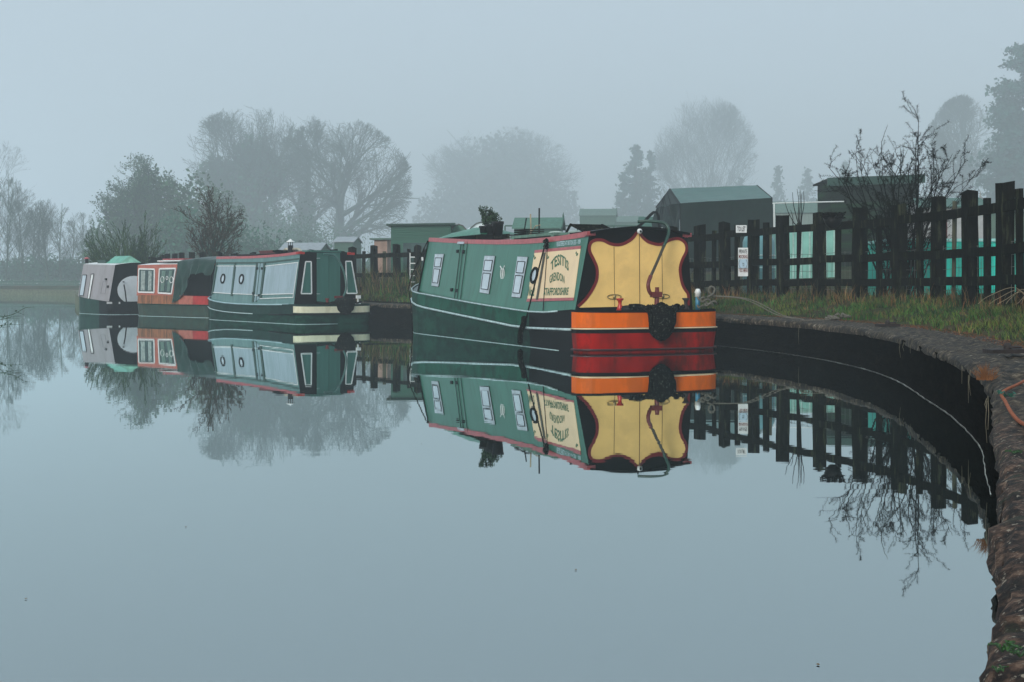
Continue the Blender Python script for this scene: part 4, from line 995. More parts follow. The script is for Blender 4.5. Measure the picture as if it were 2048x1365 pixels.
# ------------------------------------------------------------------ sheds and allotment things
def shed(name, px0, px1, ytop, d, ridge_dir, label, cat='shed', walls=shed_g, roof=roof_m, depth=2.0, zbase=None, yeave=None, finial=True, rot=-.12, group='allotment sheds beyond the fence'):
    x0, x1 = at(px0, d).x, at(px1, d).x; zt = at(0, d, ytop).z; w = (x1-x0)
    zb = zbase if zbase is not None else .6; ze = at(0, d, yeave).z if yeave else zt-.5
    t = empty(name, ((x0+x1)/2, d+depth/2, zb), rot, label, cat, group); h = ze-zb; H = zt-zb; hw = w/2*.94; dp = depth/2
    mb = MB()
    if ridge_dir == 'x':
        A = [(-hw,-dp,0),(hw,-dp,0),(hw,dp,0),(-hw,dp,0)]; mb.hexa(A+[(p[0],p[1],h) for p in A])
        for s in (-1, 1): mb.poly([(s*hw,-dp,h),(s*hw,dp,h),(s*hw,0,H-.04)])
        mb.build('wall', walls, t); mb = MB()
        for s in (-1, 1): mb.hexa([(-hw-.08,s*(dp+.1),h-.06),(hw+.08,s*(dp+.1),h-.06),(hw+.08,0,H-.03),(-hw-.08,0,H-.03),(-hw-.08,s*(dp+.1),h-.02),(hw+.08,s*(dp+.1),h-.02),(hw+.08,0,H+.01),(-hw-.08,0,H+.01)])
        mb.build('roof', roof, t)
        if finial:
            mb = MB(); mb.lathe([(.02,0),(.035,.05),(.004,.22)], (hw+.08,0,H), 6)
            for s in (-1, 1): mb.bar((hw+.10,0,H), (hw+.10,s*(dp+.1),h-.04), .03, .10)
            mb.build('gable_trim', walls, t)
    else:
        A = [(-hw,-dp,0),(hw,-dp,0),(hw,dp,0),(-hw,dp,0)]; mb.hexa(A+[(-hw,-dp,h),(hw,-dp,H-.05),(hw,dp,H-.05),(-hw,dp,h)]); mb.build('wall', walls, t)
        mb = MB(); mb.hexa([(-hw-.15,-dp-.12,h),(hw+.15,-dp-.12,H-.05),(hw+.15,dp+.1,H-.05),(-hw-.15,dp+.1,h),(-hw-.15,-dp-.12,h+.06),(hw+.15,-dp-.12,H+.01),(hw+.15,dp+.1,H+.01),(-hw-.15,dp+.1,h+.06)]); mb.build('roof', roof, t)
    return t, hw, dp, h, H
t, hw, dp, h, H = shed('garden_shed', 778, 905, 447, 44, 'slope', 'wide green board shed with white notice, left of the polytunnel', yeave=452, walls=shed_g, roof=dark_green, rot=.0)
mb = MB(); mb.box(-hw+.42,-hw+1.3,-dp-.03,-dp-.004,.8,1.75); mb.build('window', darkglass, t)
mb = MB(); mb.box(-hw+.95,-hw+1.13,-dp-.05,-dp-.031,1.15,1.42); mb.build('notice', white, t)
shed('garden_shed', 754, 782, 477, 47, 'slope', 'small pinkish board shed tucked beside the wide green shed', walls=pinkw, roof=roof_m, yeave=480)
shed('garden_shed', 1030, 1127, 434, 50, 'x', 'green allotment shed with finial, right of the polytunnel', walls=shed_g, roof=mat('green_felt', (.06,.16,.115), .6, var=.2), yeave=455, depth=1.6, zbase=.9)
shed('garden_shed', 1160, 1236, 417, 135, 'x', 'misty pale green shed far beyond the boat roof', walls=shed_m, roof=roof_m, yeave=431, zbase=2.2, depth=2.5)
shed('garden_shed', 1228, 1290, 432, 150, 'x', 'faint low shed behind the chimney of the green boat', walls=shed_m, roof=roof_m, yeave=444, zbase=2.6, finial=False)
shed('garden_shed', 1284, 1345, 432, 52, 'x', 'dark green roofed shed half hidden by the tarpaulin shelter', walls=shed_g, roof=shed_g, yeave=452, zbase=1.4)
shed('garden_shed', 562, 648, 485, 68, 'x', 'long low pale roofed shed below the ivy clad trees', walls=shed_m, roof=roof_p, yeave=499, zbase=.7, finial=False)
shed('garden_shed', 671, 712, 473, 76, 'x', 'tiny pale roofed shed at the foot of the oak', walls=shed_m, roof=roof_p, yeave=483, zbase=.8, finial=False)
shed('garden_shed', 1545, 1640, 402, 88, 'x', 'pale boarded shed with pointed finial behind the bare sapling', walls=mat('grey_boards', (.20,.26,.23), .7, var=.3, stretch=(6,6,.3), scale=3), roof=roof_m, yeave=425, zbase=1.3)
shed('garden_shed', 1850, 1985, 392, 40, 'x', 'pale grey hut with green roof behind the turquoise box', walls=mat('hut_grey', (.36,.37,.36), .6, var=.15), roof=mat('hut_roof', (.05,.13,.10), .6), yeave=412, zbase=.9, depth=2.4)
shed('garden_shed', 2000, 2110, 412, 43, 'x', 'light green hut at the right edge behind the fence', walls=mat('hut_green', (.22,.34,.25), .6, var=.15), roof=roof_m, yeave=424, zbase=.9)
# dark shed close behind the fence
t, hw, dp, h, H = shed('tall_shed', 1662, 1846, 352, 45, 'slope', 'tall dark green timber shed with flat roof behind the fence and thorn bush', walls=shed_k, roof=wood_d, yeave=361, depth=2.6, rot=-.05, group=None, zbase=1.5)
mb = MB()
for k in range(1, 14):
    z = k*(h/13.5); mb.box(-hw-.012, hw+.012, -dp-.014, -dp-.002, z-.008, z+.008)
mb.build('board_lap', wood_d, t)
mb = MB(); mb.hexa([(-hw-.17,-dp-.16,h-.20),(hw+.17,-dp-.16,H-.26),(hw+.17,-dp-.125,H-.26),(-hw-.17,-dp-.125,h-.20),(-hw-.17,-dp-.16,h+.08),(hw+.17,-dp-.16,H+.03),(hw+.17,-dp-.125,H+.03),(-hw-.17,-dp-.125,h+.08)]); mb.build('fascia', dark_green, t)
# flower basket
b = at(1666, 20.3, 432); rg = random.Random(3); t = empty('flower_basket', b-Vector((0,0,.2)), 0, 'dark basket of dead plants perched on the fence top left of the tall shed', 'basket')
mb = MB(); mb.lathe([(.05,0),(.12,.07),(.16,.17),(.14,.17)], (0,0,0), 14); mb.build('bowl', plas_k, t, True)
mb = MB()
for i in range(420): a = rg.uniform(0,6.28); r_ = .19*math.sqrt(rg.random()); mb.leaf((r_*math.cos(a), r_*math.sin(a), .15+rg.uniform(0,.10)), .024, rg)
mb.build('foliage', twig_b, t)

def shelter():
    d = 46.0; A = lambda px, py, dd=0: at(px, d+dd, py)
    o = A(1430, 566, 1); o.z = 1.5
    t = empty('tarpaulin_shelter', o, 0, 'large dark green tarpaulin shelter with pitched top behind the fence', 'shelter')
    V = lambda px, py, dd: at(px, d+dd, py)-o
    # near eave, ridge, far eave; left and right ends
    eL, eR = V(1360,407,0), V(1544,396,0); rL, rR = V(1340,378,2.4), V(1514,371,2.4); fL = V(1312,415,4.4); fR = V(1512,400,4.6)
    gz = Vector((0,0,1)); mb = MB(); n, mrow = 20, 8
    def patch(a, b, c, e, wr=.02, sag=.05, m=0):      # a-b bottom edge, e-c top edge
        i0 = len(mb.v)
        for i in range(n+1):
            for j in range(mrow+1):
                u = i/n; v = j/mrow; p = (a*(1-u)+b*u)*(1-v)+(e*(1-u)+c*u)*v
                q = noise.noise(Vector((p.x*2.2, p.y*2.2, p.z*1.1)))*wr; nn = (b-a).cross(e-a).normalized()
                p = p+nn*(q-sag*math.sin(math.pi*u)*math.sin(math.pi*v)*.4+wr*.5*math.sin(u*26+v*3)*(1-v)); mb.v.append(tuple(p))
        for i in range(n):
            for j in range(mrow):
                k = i0+i*(mrow+1)+j; mb.f.append((k, k+mrow+1, k+mrow+2, k+1)); mb.m.append(m)
    patch(eL, eR, rR, rL, .015, .06); patch(fR, fL, rL, rR)
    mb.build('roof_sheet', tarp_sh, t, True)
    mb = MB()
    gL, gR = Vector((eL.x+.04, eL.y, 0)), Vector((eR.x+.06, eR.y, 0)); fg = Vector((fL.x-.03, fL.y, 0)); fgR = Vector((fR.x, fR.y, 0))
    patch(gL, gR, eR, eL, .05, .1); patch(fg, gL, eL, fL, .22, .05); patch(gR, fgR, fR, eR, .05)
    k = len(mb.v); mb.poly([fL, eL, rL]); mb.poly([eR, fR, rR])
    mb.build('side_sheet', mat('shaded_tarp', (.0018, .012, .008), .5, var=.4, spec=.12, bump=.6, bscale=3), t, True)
    mb = MB(); mb.tube([tuple(gL), tuple(eL), tuple(rL), tuple(fL)], .02, 6); mb.build('frame_pole', black, t); mb = MB(); mb.tube([tuple(gR), tuple(eR), tuple(rR)], .02, 6); mb.build('frame_pole', black, t)
    # tie lines on the gable
    mb = MB(); rg = random.Random(2)
    for i in range(6): a = fL.lerp(rL, rg.random()); b = fL.lerp(eL, rg.random()); mb.tube([tuple(a+Vector((-.03,-.03,0))), tuple(b+Vector((-.03,-.05,-.1*i)))], .012, 4)
    mb.build('tie_cord', black, t)
shelter()

def polytunnel(px0, px1, ytop, d, label, m, L_=4.0, rot=.5, zb=.7):
    x0, x1 = at(px0, d).x, at(px1, d).x; r_ = (x1-x0)/2; H = at(0, d, ytop).z-zb
    t = empty('polytunnel', ((x0+x1)/2, d+1, zb), 0, label, 'polytunnel', 'polytunnels on the allotments'); mb = MB(); k = 14
    A = [(r_*.8*math.cos(math.pi*i/k), -.9, H*math.sin(math.pi*i/k)**.8) for i in range(k+1)]; sh = Vector((-r_*.35, L_, 0))
    Bq = [Vector(p)+sh for p in A]
    for i in range(k): mb.quad(A[i], A[i+1], Bq[i+1], Bq[i])
    mb.build('cover', m, t, True); mb = MB(); mb.poly(A); mb.build('end_sheet', m, t)
    mb = MB(); mb.tube([(p[0], p[1]-.02, p[2]) for p in A], .025, 5); mb.build('hoop', galv, t)
polytunnel(900, 1030, 444, 47, 'white polythene tunnel behind the plant pots', poly)
polytunnel(872, 962, 449, 45, 'low green netting tunnel beside the wide green shed', polyg, 2.0)

# turquoise box
def turq_box():
    a = at(1776, 21.8); t = empty('container', (a.x, 21.8, .72), -.06, 'long turquoise painted container behind the right end of the fence', 'container')
    w = at(2140, 21.8).x-a.x; h = at(0, 21.8, 484).z-.72
    mb = MB(); mb.box(0, w, 0, 1.6, 0, h); mb.build('body', turq, t)
    mb = MB(); mb.box(-.03, w+.03, -.03, 1.63, h+.0015, h+.05); mb.build('rim', mat('pale_turquoise', (.30,.62,.58), .5, var=.2), t)
    mb = MB()
    for k in range(9): x = .1+k*(w-.2)/8; mb.box(x-.02, x+.02, -.022, -.002, 0, h-.02)
    mb.build('rib', mat('turquoise_rib', (.015,.34,.27), .5), t)
turq_box()
# red posts behind, teal tank, timber, cabinet
for px, y0, y1, d, lab in ((1888,425,462,30,'dark red post behind the hawthorn at the turquoise box'),(2040,413,452,30,'dark red post at the right edge above the turquoise box')):
    a = at(px, d, y1); b = at(px, d, y0); mb = MB(); mb.box(-.06,.06,-.05,.05,0,b.z-.8); mb.box(-.09,.09,-.08,.08,b.z-.8,b.z-.76)
    single('garden_post', mb, MATS['oxide_red'], (a.x, d, .8), lab, 'post', 'red garden posts')
a = at(1523, 26.5); t = empty('water_tank', (a.x, 26.8, .75), 0, 'rounded teal plastic water tank seen through the fence', 'tank')
H = at(0, 26.5, 468).z-.75; mb = MB(); mb.lathe([(.30,0),(.33,.05),(.33,H-.16),(.29,H-.05),(.12,H-.01),(.12,H)], (0,0,0), 20); mb.build('tank_body', teal_tank, t, True)
mb = MB()
for z in (.3,.55,.8): mb.lathe([(.332,z),(.345,z+.012),(.332,z+.024)], (0,0,0), 20)
mb.build('band', pale, t, True)
a = at(1538, 25.5); mb = MB(); mb.box(-.05,.05,-.04,.04,0,1.25); single('garden_stake', mb, wood_l, (a.x, 25.5, .75), 'mossy pale stake standing in front of the teal tank', 'stake')
# greenhouse
def greenhouse():
    d = 36; a = at(1570, d); b = at(1668, d); w = b.x-a.x; t = empty('greenhouse', (a.x, d, .8), 0, 'pale teal glazed greenhouse between fence posts and dark shed', 'greenhouse')
    h = at(0, d, 452).z-.8; mb = MB(); mb.box(0, w, 0, 1.8, 0, h); mb.build('glazing', mat('greenhouse_glass', (.22,.48,.40), .15, var=.2, scale=2), t)
    mb = MB()
    for k in range(7): x = k*w/6; mb.box(x-.02, x+.02, -.03, -.002, 0, h)
    for z in (.02, h*.5, h): mb.box(-.02, w+.02, -.035, -.003, z-.02, z+.02)
    mb.build('glazing_bar', mat('pale_green_bar', (.34,.52,.46), .5), t)
greenhouse()
# white ladder near the far fence
a = at(829, 35.5); t = empty('ladder', (a.x, 35.6, .72), 0, 'white ladder standing behind the fence next to the green boat bow', 'ladder')
mb = MB()
for x in (-.13,.13): mb.box(x-.011, x+.011, -.012, .012, 0, 1.10)
mb.build('side_rail', white, t); mb = MB()
for k in range(6): mb.box(-.13,.13,-.012,.012,.12+.17*k,.145+.17*k)
mb.build('rung', white, t)
# thin white pole and misty allotment railing
a = at(1545, 40, 407); mb = MB(); mb.tube([(0,0,0),(2.3,.4,.08)], .018, 6); mb.tube([(0.05,0,0),(0.05,.0,-2.1)], .02, 6); single('white_awning_pole', mb, white, a, 'thin white horizontal pole right of the tarpaulin shelter', 'pole')
def railing(pxa, pxb, d, ytop, lab, m):
    a, b = at(pxa, d, ytop), at(pxb, d, ytop); t = empty('wire_railing', a, 0, lab, 'railing', 'misty garden railings'); mb = MB(); w = b.x-a.x; n = int(w/1.6)
    mb.tube([(0,0,0),(w,0,0)], .035, 4); mb.tube([(0,0,-.35),(w,0,-.35)], .02, 4); mb.build('rail', m, t); mb = MB()
    for i in range(n+1): mb.tube([(w*i/n,0,0),(w*i/n,0,-1.6)], .035, 4)
    mb.build('post', m, t)
railing(1010, 1300, 60, 452, 'faint green wire railing across the misty allotments', shed_m)
# arched hoop by the shelter
a = at(1292, 31); mb = MB(); mb.tube([tuple(p) for p in smooth_path([(-.35,0,0),(-.30,0,1.25),(-.05,0,1.65),(.3,0,1.78),(.3,0,0)], 5)], .035, 6); mb.tube([(-.2,0,1.45),(.3,0,1.45)], .02, 5)
single('garden_arch', mb, black, (a.x, 31, .8), 'dark arched garden frame between green boat and tarpaulin shelter', 'arch')
a = at(1300, 33); mb = MB(); mb.box(-.3,.3,0,.5,0,1.55); mb.box(-.32,.32,-.02,.52,1.552,1.60); single('cold_frame', mb, poly, (a.x, 33, .8), 'pale glass box behind the dark garden arch', 'cold frame')

# ------------------------------------------------------------------ towpath ironwork, ropes, litter
for px, py, sc_, lab in ((1775,653,1.0,'rusty mooring plate with ring on the coping near the rope knot'),(2015,706,1.25,'larger rusty mooring plate with ring on the coping at the right edge'),(1335+140,645,0,'')):
    if not sc_: continue
    d = F*.52/(py-HY); a = at(px, d); t = empty('mooring_ring', (a.x, d, .478), .2, lab, 'mooring ring', 'mooring rings on the coping')
    mb = MB(); mb.box(-.13*sc_,.13*sc_,-.07,.07,0,.03); mb.lathe([(.03,.03),(.03,.055),(.018,.075)], (0,0,0), 10); mb.build('base_plate', iron, t)
    mb = MB(); mb.tube([(.05+.05*math.cos(k), .06*math.sin(k), .045) for k in [6.283*i/16 for i in range(17)]], .009, 6); mb.build('ring', iron, t, True)
def orange_rope():
    pts = [(2070,748),(2040,765),(2012,778),(2003,788),(2010,800),(2022,822),(2038,840),(2065,855)]
    P = [];
    for x, y in pts: d = F*.50/(y-HY); a = at(x, d); P.append(Vector((a.x, d, .495)))
    o = P[0].copy(); mb = MB(); mb.tube([tuple(p-o) for p in smooth_path(P, 6)], .0075, 8); single('orange_rope', mb, rope_o, o, 'orange rope looped over the stone coping at the right edge', 'rope', None, True)
    q = P[3]; mb = MB(); rg = random.Random(1)
    for i in range(22): mb.leaf((rg.uniform(-.03,.03), rg.uniform(-.03,.03), rg.uniform(0,.02)), .012, rg)
    o2 = mb.build('green_twine', mat('green_twine_m', (.02,.10,.07), .8)); o2.location = q+Vector((0,-.05,0)); tag(o2, 'scrap of dark green twine under the orange rope', 'twine')
orange_rope()

# ------------------------------------------------------------------ vegetation
def blades(name, gen, mats, label=None):
    """gen yields (x, y, z, height, width, lean x, lean y, material)"""
    V = []; Fc = []; Mi = []
    for x, y, z, h, w, lx, ly, m in gen:
        i = len(V); a = random.random()*3.14; cx, cy = math.cos(a)*w/2, math.sin(a)*w/2
        V += [(x-cx, y-cy, z), (x+cx, y+cy, z), (x+lx*.35+cx*.7, y+ly*.35+cy*.7, z+h*.6), (x+lx*.35-cx*.7, y+ly*.35-cy*.7, z+h*.6), (x+lx, y+ly, z+h)]
        Fc += [(i, i+1, i+2, i+3), (i+3, i+2, i+4)]; Mi += [m, m]
    mb = MB(); mb.v = V; mb.f = Fc; mb.m = Mi; o = mb.build(name, mats); return tag(o, label, kind='stuff')
random.seed(5)
ARC = [(0, BP[0])]
for a, b in zip(BP, BP[1:]): ARC.append((ARC[-1][0]+(b-a).length, b))
def rnd_bank(s0, s1, o0, o1):
    s = random.uniform(s0, s1); lo, hi = 0, len(ARC)-1
    while hi-lo > 1:
        mid = (lo+hi)//2
        if ARC[mid][0] > s: hi = mid
        else: lo = mid
    p = BP[lo]; t = (s-ARC[lo][0])/max((ARC[hi][0]-ARC[lo][0]), 1e-6); o = random.uniform(o0, o1); n = BN[lo]
    q = p.lerp(BP[hi], t)+n*o; return q, o
def grass_gen(n, s0, s1, o0, o1, h0, h1, w, mats, dens=None, edge=None):
    for _ in range(n):
        q, o = rnd_bank(s0, s1, o0, o1)
        k = noise.noise(Vector((q.x*1.6, q.y*1.6, 0)))
        if random.random() > .45+1.4*k: continue
        if o < .85+.25*noise.noise(Vector((q.x*2.2, q.y*2.2, 7))): continue
        h = random.uniform(h0, h1)*(1+.8*k); hh = h*.7
        yield (q.x, q.y, ground_z(o, q)-.02, h, w*random.uniform(.6,1.3), random.uniform(-hh,hh), random.uniform(-hh,hh), random.choice(mats))
s12, s28, s36, s50 = arc_of(9.5), arc_of(27), arc_of(36), arc_of(50)
blades('grass', grass_gen(90000, s12, s28, .62, 2.9, .03, .11, .011, [0,0,0,0,1,1,2,3]), [grass_g, grass_d, straw, mat('brown_weed', (.035,.024,.012), .9, var=.5)])
blades('grass_far', grass_gen(26000, s28, s36, .6, 3.2, .04, .16, .02, [0,0,1,2]), [grass_g, grass_d, straw])
def dry_gen(n, s0, s1, o0, o1, h0, h1, w, mats):
    for _ in range(n):
        q, o = rnd_bank(s0, s1, o0, o1); k = noise.noise(Vector((q.x*2.4, q.y*2.4, 9)))
        if random.random() > .5+1.1*k: continue
        h = random.uniform(h0, h1)*(1+.7*k); hh = h*.45
        yield (q.x, q.y, ground_z(o, q)-.02, h, w*random.uniform(.5,1.3), random.uniform(-hh,hh), random.uniform(-hh,hh), random.choice(mats))
blades('dry_grass', dry_gen(11500, s12, s28, 1.7, 3.0, .06, .27, .009, [0,0,1,2,2,3]), [straw, straw_r, grass_d, twig_b])
blades('dry_grass_far', dry_gen(12000, s28, arc_of(38), 1.7, 3.4, .2, .75, .016, [0,0,1,2,2]), [straw, grass_g, grass_d])
blades('fallen_leaves', ((q.x, q.y, .475, random.uniform(.004,.015), .014, random.uniform(-.02,.02), random.uniform(-.02,.02), 0) for q, o in (rnd_bank(s12-3, s28, .55, .95) for _ in range(4200))), [mat('leaf_litter', (.13, .050, .020), .9, var=.6, scale=9)])
# russet tuft on the coping lip and small weeds on the near stones
def tuft(px, d, n, h, mats, name, lab, cat, sp=.09, zb=.46):
    a = at(px, d); mb = MB(); rg = random.Random(int(px)); random.seed(3)
    for _ in range(n):
        r_ = sp*rg.random(); t = rg.uniform(0,6.28); x, y = r_*math.cos(t), r_*math.sin(t)*.8; hh = rg.uniform(.35,1)*h*(1-.45*r_/sp); lx, ly = x*.7+rg.uniform(-.6,.6)*hh, y*.7+rg.uniform(-.5,.5)*hh
        mb.poly([(x-.002,y,0),(x+.002,y,0),(x+lx*.4+.002,y+ly*.4,hh*.6)], 0); mb.poly([(x+lx*.4-.0015,y+ly*.4,hh*.55),(x+lx*.4+.0015,y+ly*.4,hh*.55),(x+lx,y+ly,hh)], 0)
    single(name, mb, mats, (a.x, d, zb), lab, cat)
tuft(1972, 7.35, 150, .12, straw_r, 'grass_tuft', 'small russet dry grass tuft on the coping edge', 'grass tuft', .055, .45)
def weed(px, py, n, sz, lab, zb=.47):
    d = F*.52/(py-HY); a = at(px, d); rg = random.Random(py); t = MB()
    for i in range(n):
        an = rg.uniform(0,6.28); L_ = rg.uniform(.5,1)*sz; x, y = math.cos(an), math.sin(an)
        P = [Vector((0,0,0)), Vector((x*L_*.5, y*L_*.5, L_*.5)), Vector((x*L_, y*L_, L_*.45))]
        t.tube([tuple(p) for p in P], .0012, 4, 0, False)
        for k in range(5):
            c = P[1].lerp(P[2], k/4); t.leaf(c+Vector((rg.uniform(-.004,.004), rg.uniform(-.004,.004), .001)), sz*.11, rg, 1)
    single('weed', t, [leaf_g, mat('bright_weed_leaf', (.020,.085,.012), .6, var=.3)], (a.x, d, zb), lab, 'weed', 'weeds growing in the near coping')
weed(2005, 1290, 12, .026, 'tallest bright green weed sprouting on the near coping stones')
weed(2040, 1300, 9, .022, 'green weed right of the tallest weed on the near coping')
weed(1995, 1330, 7, .016, 'smallest green weed on the coping edge near the bottom corner')
weed(2030, 905, 10, .03, 'dark green weed on the coping below the orange rope')

# ---- trees
def grow_tree(seed, base, H, env, trunk_r, lv, kids, ang, up=.15, wob=.12, trunk_h=.28, twig=.012, stems=1, stem_spread=.25, first=.25, rk=.62, lf=.62, leaf=None, sides=(7,5,3,3,3,3), clump=0):
    """env = (centre z, rx, ry, rz) of the ellipsoid the crown fills"""
    rg = random.Random(seed); T = MB(); Cr = MB(); LF = MB(); cz, rx, ry, rz = env
    def room(p, d):
        ax = (p.x/rx, p.y/ry, (p.z-cz)/rz); dx = (d.x/rx, d.y/ry, d.z/rz)
        a = dx[0]**2+dx[1]**2+dx[2]**2; b = 2*(ax[0]*dx[0]+ax[1]*dx[1]+ax[2]*dx[2]); c = ax[0]**2+ax[1]**2+ax[2]**2-1
        q = b*b-4*a*c
        if q < 0: return 0
        e = Vector(((p.x+d.x*rx*.6)/rx, (p.y+d.y*ry*.6)/ry, (p.z-cz+d.z*rz*.6)/rz)); e.normalize()
        return max(0, (-b+math.sqrt(q))/(2*a)*(1+.42*noise.noise(e*2.6+Vector((seed, 0, 0)))))
    def br(p, d, L_, r_, depth):
        rm = room(p, d)
        if depth > 0:
            L_ = min(L_, rm*rg.uniform(.60,1.12))
            if L_ < H*.012: return
        ns = 5 if depth == 0 else (4 if depth < 3 else 3); pts = [tuple(p)]; rad = [r_]; q = p.copy(); dd = d.copy(); st = L_/ns; ds = []
        for i in range(ns):
            dd = (dd+Vector((rg.uniform(-wob,wob), rg.uniform(-wob,wob), rg.uniform(-wob,wob)+up*(.3 if depth else 0)))*(1 if depth else .5)).normalized()
            q = q+dd*st; pts.append(tuple(q)); ds.append(dd.copy()); rad.append(max(r_*(1-.72*(i+1)/ns), twig*.6))
        (T if depth < 2 else Cr).tube(pts, rad, sides[min(depth, 5)], 0, False)
        if leaf and depth >= lv-1:
            for k in range(leaf[0]):
                a = rg.random(); i = min(int(a*ns), ns-1); c = Vector(pts[i]).lerp(Vector(pts[i+1]), a*ns-i)
                LF.leaf(c+Vector((rg.gauss(0,leaf[2]),rg.gauss(0,leaf[2]),rg.gauss(0,leaf[2]))), leaf[1]*rg.uniform(.6,1.4), rg)
        if depth >= lv: return
        n = kids[depth]; lo = first if depth == 0 else .2
        for k in range(n):
            a = lo+(1-lo)*((k+rg.random())/n); a = min(a, .999); i = int(a*ns); c = Vector(pts[i]).lerp(Vector(pts[i+1]), a*ns-i); bd = ds[i]
            o = bd.orthogonal().normalized(); o.rotate(Matrix.Rotation(rg.uniform(0,6.283), 3, bd)); an = ang[min(depth, len(ang)-1)]*rg.uniform(.7,1.25)
            nd = (bd*math.cos(an)+o*math.sin(an)+Vector((0,0,up))).normalized()
            rr = max(rad[i]*rk*rg.uniform(.75,1), twig*.7); ll = L_*lf*rg.uniform(.75,1.2)*(1.15-.45*a) if depth else H*lf*rg.uniform(.7,1.1)
            br(c, nd, ll, rr, depth+1)
    for s in range(stems):
        a = rg.uniform(0,6.283); sp = stem_spread*rg.uniform(.3,1) if stems > 1 else .03
        d = Vector((math.cos(a)*sp, math.sin(a)*sp, 1)).normalized()
        br(Vector((rg.uniform(-.1,.1)*(stems > 1), rg.uniform(-.1,.1)*(stems > 1), -.1)), d, H*rg.uniform(.8,.97) if trunk_h is None else H*trunk_h*rg.uniform(.9,1.1), trunk_r*(rg.uniform(.6,1) if stems > 1 else 1), 0)
    return T, Cr, LF
def tree(name, px, d, ytop, label, wpx, seed, mats=(bark, bark), zb=.7, cat='tree', group=None, ydisp=None, low=.12, crown='crown', dy=0, lmat=None, **kw):
    fk = 2.9 if d > 99 and name != 'bushy_tree' and name != 'bare_sapling' else 1.0; d *= fk; kw['trunk_r'] *= fk; kw['twig'] = kw.get('twig', .012)*fk
    x = at(px, d).x; zt = at(0, d, ytop).z; H = zt-zb; rx = wpx/F*d/2
    rz = H*(1-low)/2*1.02; cz = H-rz
    T, Cr, LF = grow_tree(seed, None, H, (cz, rx, min(rx, 5+rx*.5), rz), **kw)
    t = empty(name, (x, d+dy, zb), 0, label, cat, group)
    T.build('trunk', mats[0], t, True)
    if Cr.v: Cr.build('crown', mats[1], t)
    if LF.v: LF.build('foliage', lmat or ivy_l, t)
    return t, H, rx
def cloud(t, name, blobs, n, sz, m, seed=0, k=1.0):
    """leaf masses: blobs = (x, y, z, rx, ry, rz); leaves denser towards a ragged skin"""
    blobs = [(b[0]*k, b[1]*k, b[2], b[3]*k, b[4]*k, b[5]) for b in blobs]; sz *= k
    rg = random.Random(seed); mb = MB(); tot = sum(b[3]*b[5]+b[4]*b[5] for b in blobs)
    for b in blobs:
        for _ in range(int(n*(b[3]*b[5]+b[4]*b[5])/tot)):
            u = rg.uniform(-1,1); a = rg.uniform(0,6.283); q = math.sqrt(1-u*u); d = Vector((q*math.cos(a), q*math.sin(a), u))
            r_ = (rg.random()**.45)*(1+.38*noise.noise(d*2.3+Vector((b[0],b[2],seed))))
            mb.leaf((b[0]+d.x*b[3]*r_, b[1]+d.y*b[4]*r_, b[2]+d.z*b[5]*r_), sz*rg.uniform(.6,1.4), rg)
    return mb.build(name, m, t)

BIG = dict(trunk_r=.50, lv=5, kids=(12,7,6,4,3), ang=(.85,.6,.6,.65,.7), up=.07, wob=.13, trunk_h=.62, twig=.020, lf=.72, first=.22)
# ivy-clad tree, left of the big pair
t, H, rx = tree('ivy_clad_tree', 497, 104, 210, 'huge ivy clad tree with bare upper twigs above the blue boat', 265, 31, zb=1.0, low=.35, group='big misty trees behind the boats', **BIG)
cloud(t, 'ivy', [(0,0,H*.30,2.6,2.2,H*.30),(-1.0,0,H*.55,2.4,2,H*.14),(1.2,0,H*.60,2.0,1.8,H*.15),(.2,0,H*.70,1.7,1.7,H*.12),(2.2,0,H*.20,1.9,1.8,H*.18),(-2.6,0,H*.20,1.9,1.8,H*.2),(-2.3,0,H*.62,1.4,1.3,H*.10)], 15000, .17, ivy, 1, 3.1)
t, H, rx = tree('ivy_clad_tree', 606, 108, 228, 'second ivy wrapped tree whose twigs merge with the oak crown', 165, 32, zb=1.1, low=.35, group='big misty trees behind the boats', **dict(BIG, kids=(9,7,6,4,3), trunk_h=.66))
cloud(t, 'ivy', [(0,0,H*.22,1.7,1.6,H*.24),(.9,0,H*.10,2.2,2,H*.12),(.3,0,H*.42,1.0,1.0,H*.16),(-.8,0,H*.1,1.4,1.3,H*.12)], 7500, .16, ivy, 2, 2.5)
t, H, rx = tree('oak_tree', 676, 100, 234, 'wide bare oak with heavy right hand limbs behind the blue boat', 300, 37, zb=1.0, low=.16, group='big misty trees behind the boats', **dict(BIG, kids=(14,8,5,4,3), trunk_h=.62, trunk_r=.60, ang=(1.0,.5,.55,.65,.7), first=.22, up=.04))
cloud(t, 'ivy', [(0,0,H*.06,1.5,1.4,H*.06),(2.8,0,1.2,1.7,1.6,1.6),(-2.0,0,2,2.0,1.6,3.0)], 3200, .14, ivy, 3, 2.5)
# round leafy tree at the left
t, H, rx = tree('bushy_tree', 300, 158, 296, 'rounded dense olive tree behind the orange boat', 235, 33, zb=.8, low=.02, lmat=ivy_l, trunk_r=.6, lv=4, kids=(12,7,6,5), ang=(.7,.7,.7,.7), up=.12, wob=.2, trunk_h=.5, twig=.032, lf=.55, first=.1, leaf=(3,.12,.2))
cloud(t, 'leaf_mass', [(0,0,H*.33,2.6,2.2,H*.33),(1.0,0,H*.55,1.9,1.6,H*.24),(-1.7,0,H*.36,1.5,1.5,H*.28),(2.6,0,H*.42,1.8,1.5,H*.40),(.2,0,H*.74,1.2,1.0,H*.14),(3.8,0,H*.36,1.5,1.5,H*.36),(-2.9,0,H*.22,1.0,1.2,H*.2)], 12500, .11, ivy_l, 4, 2.2)
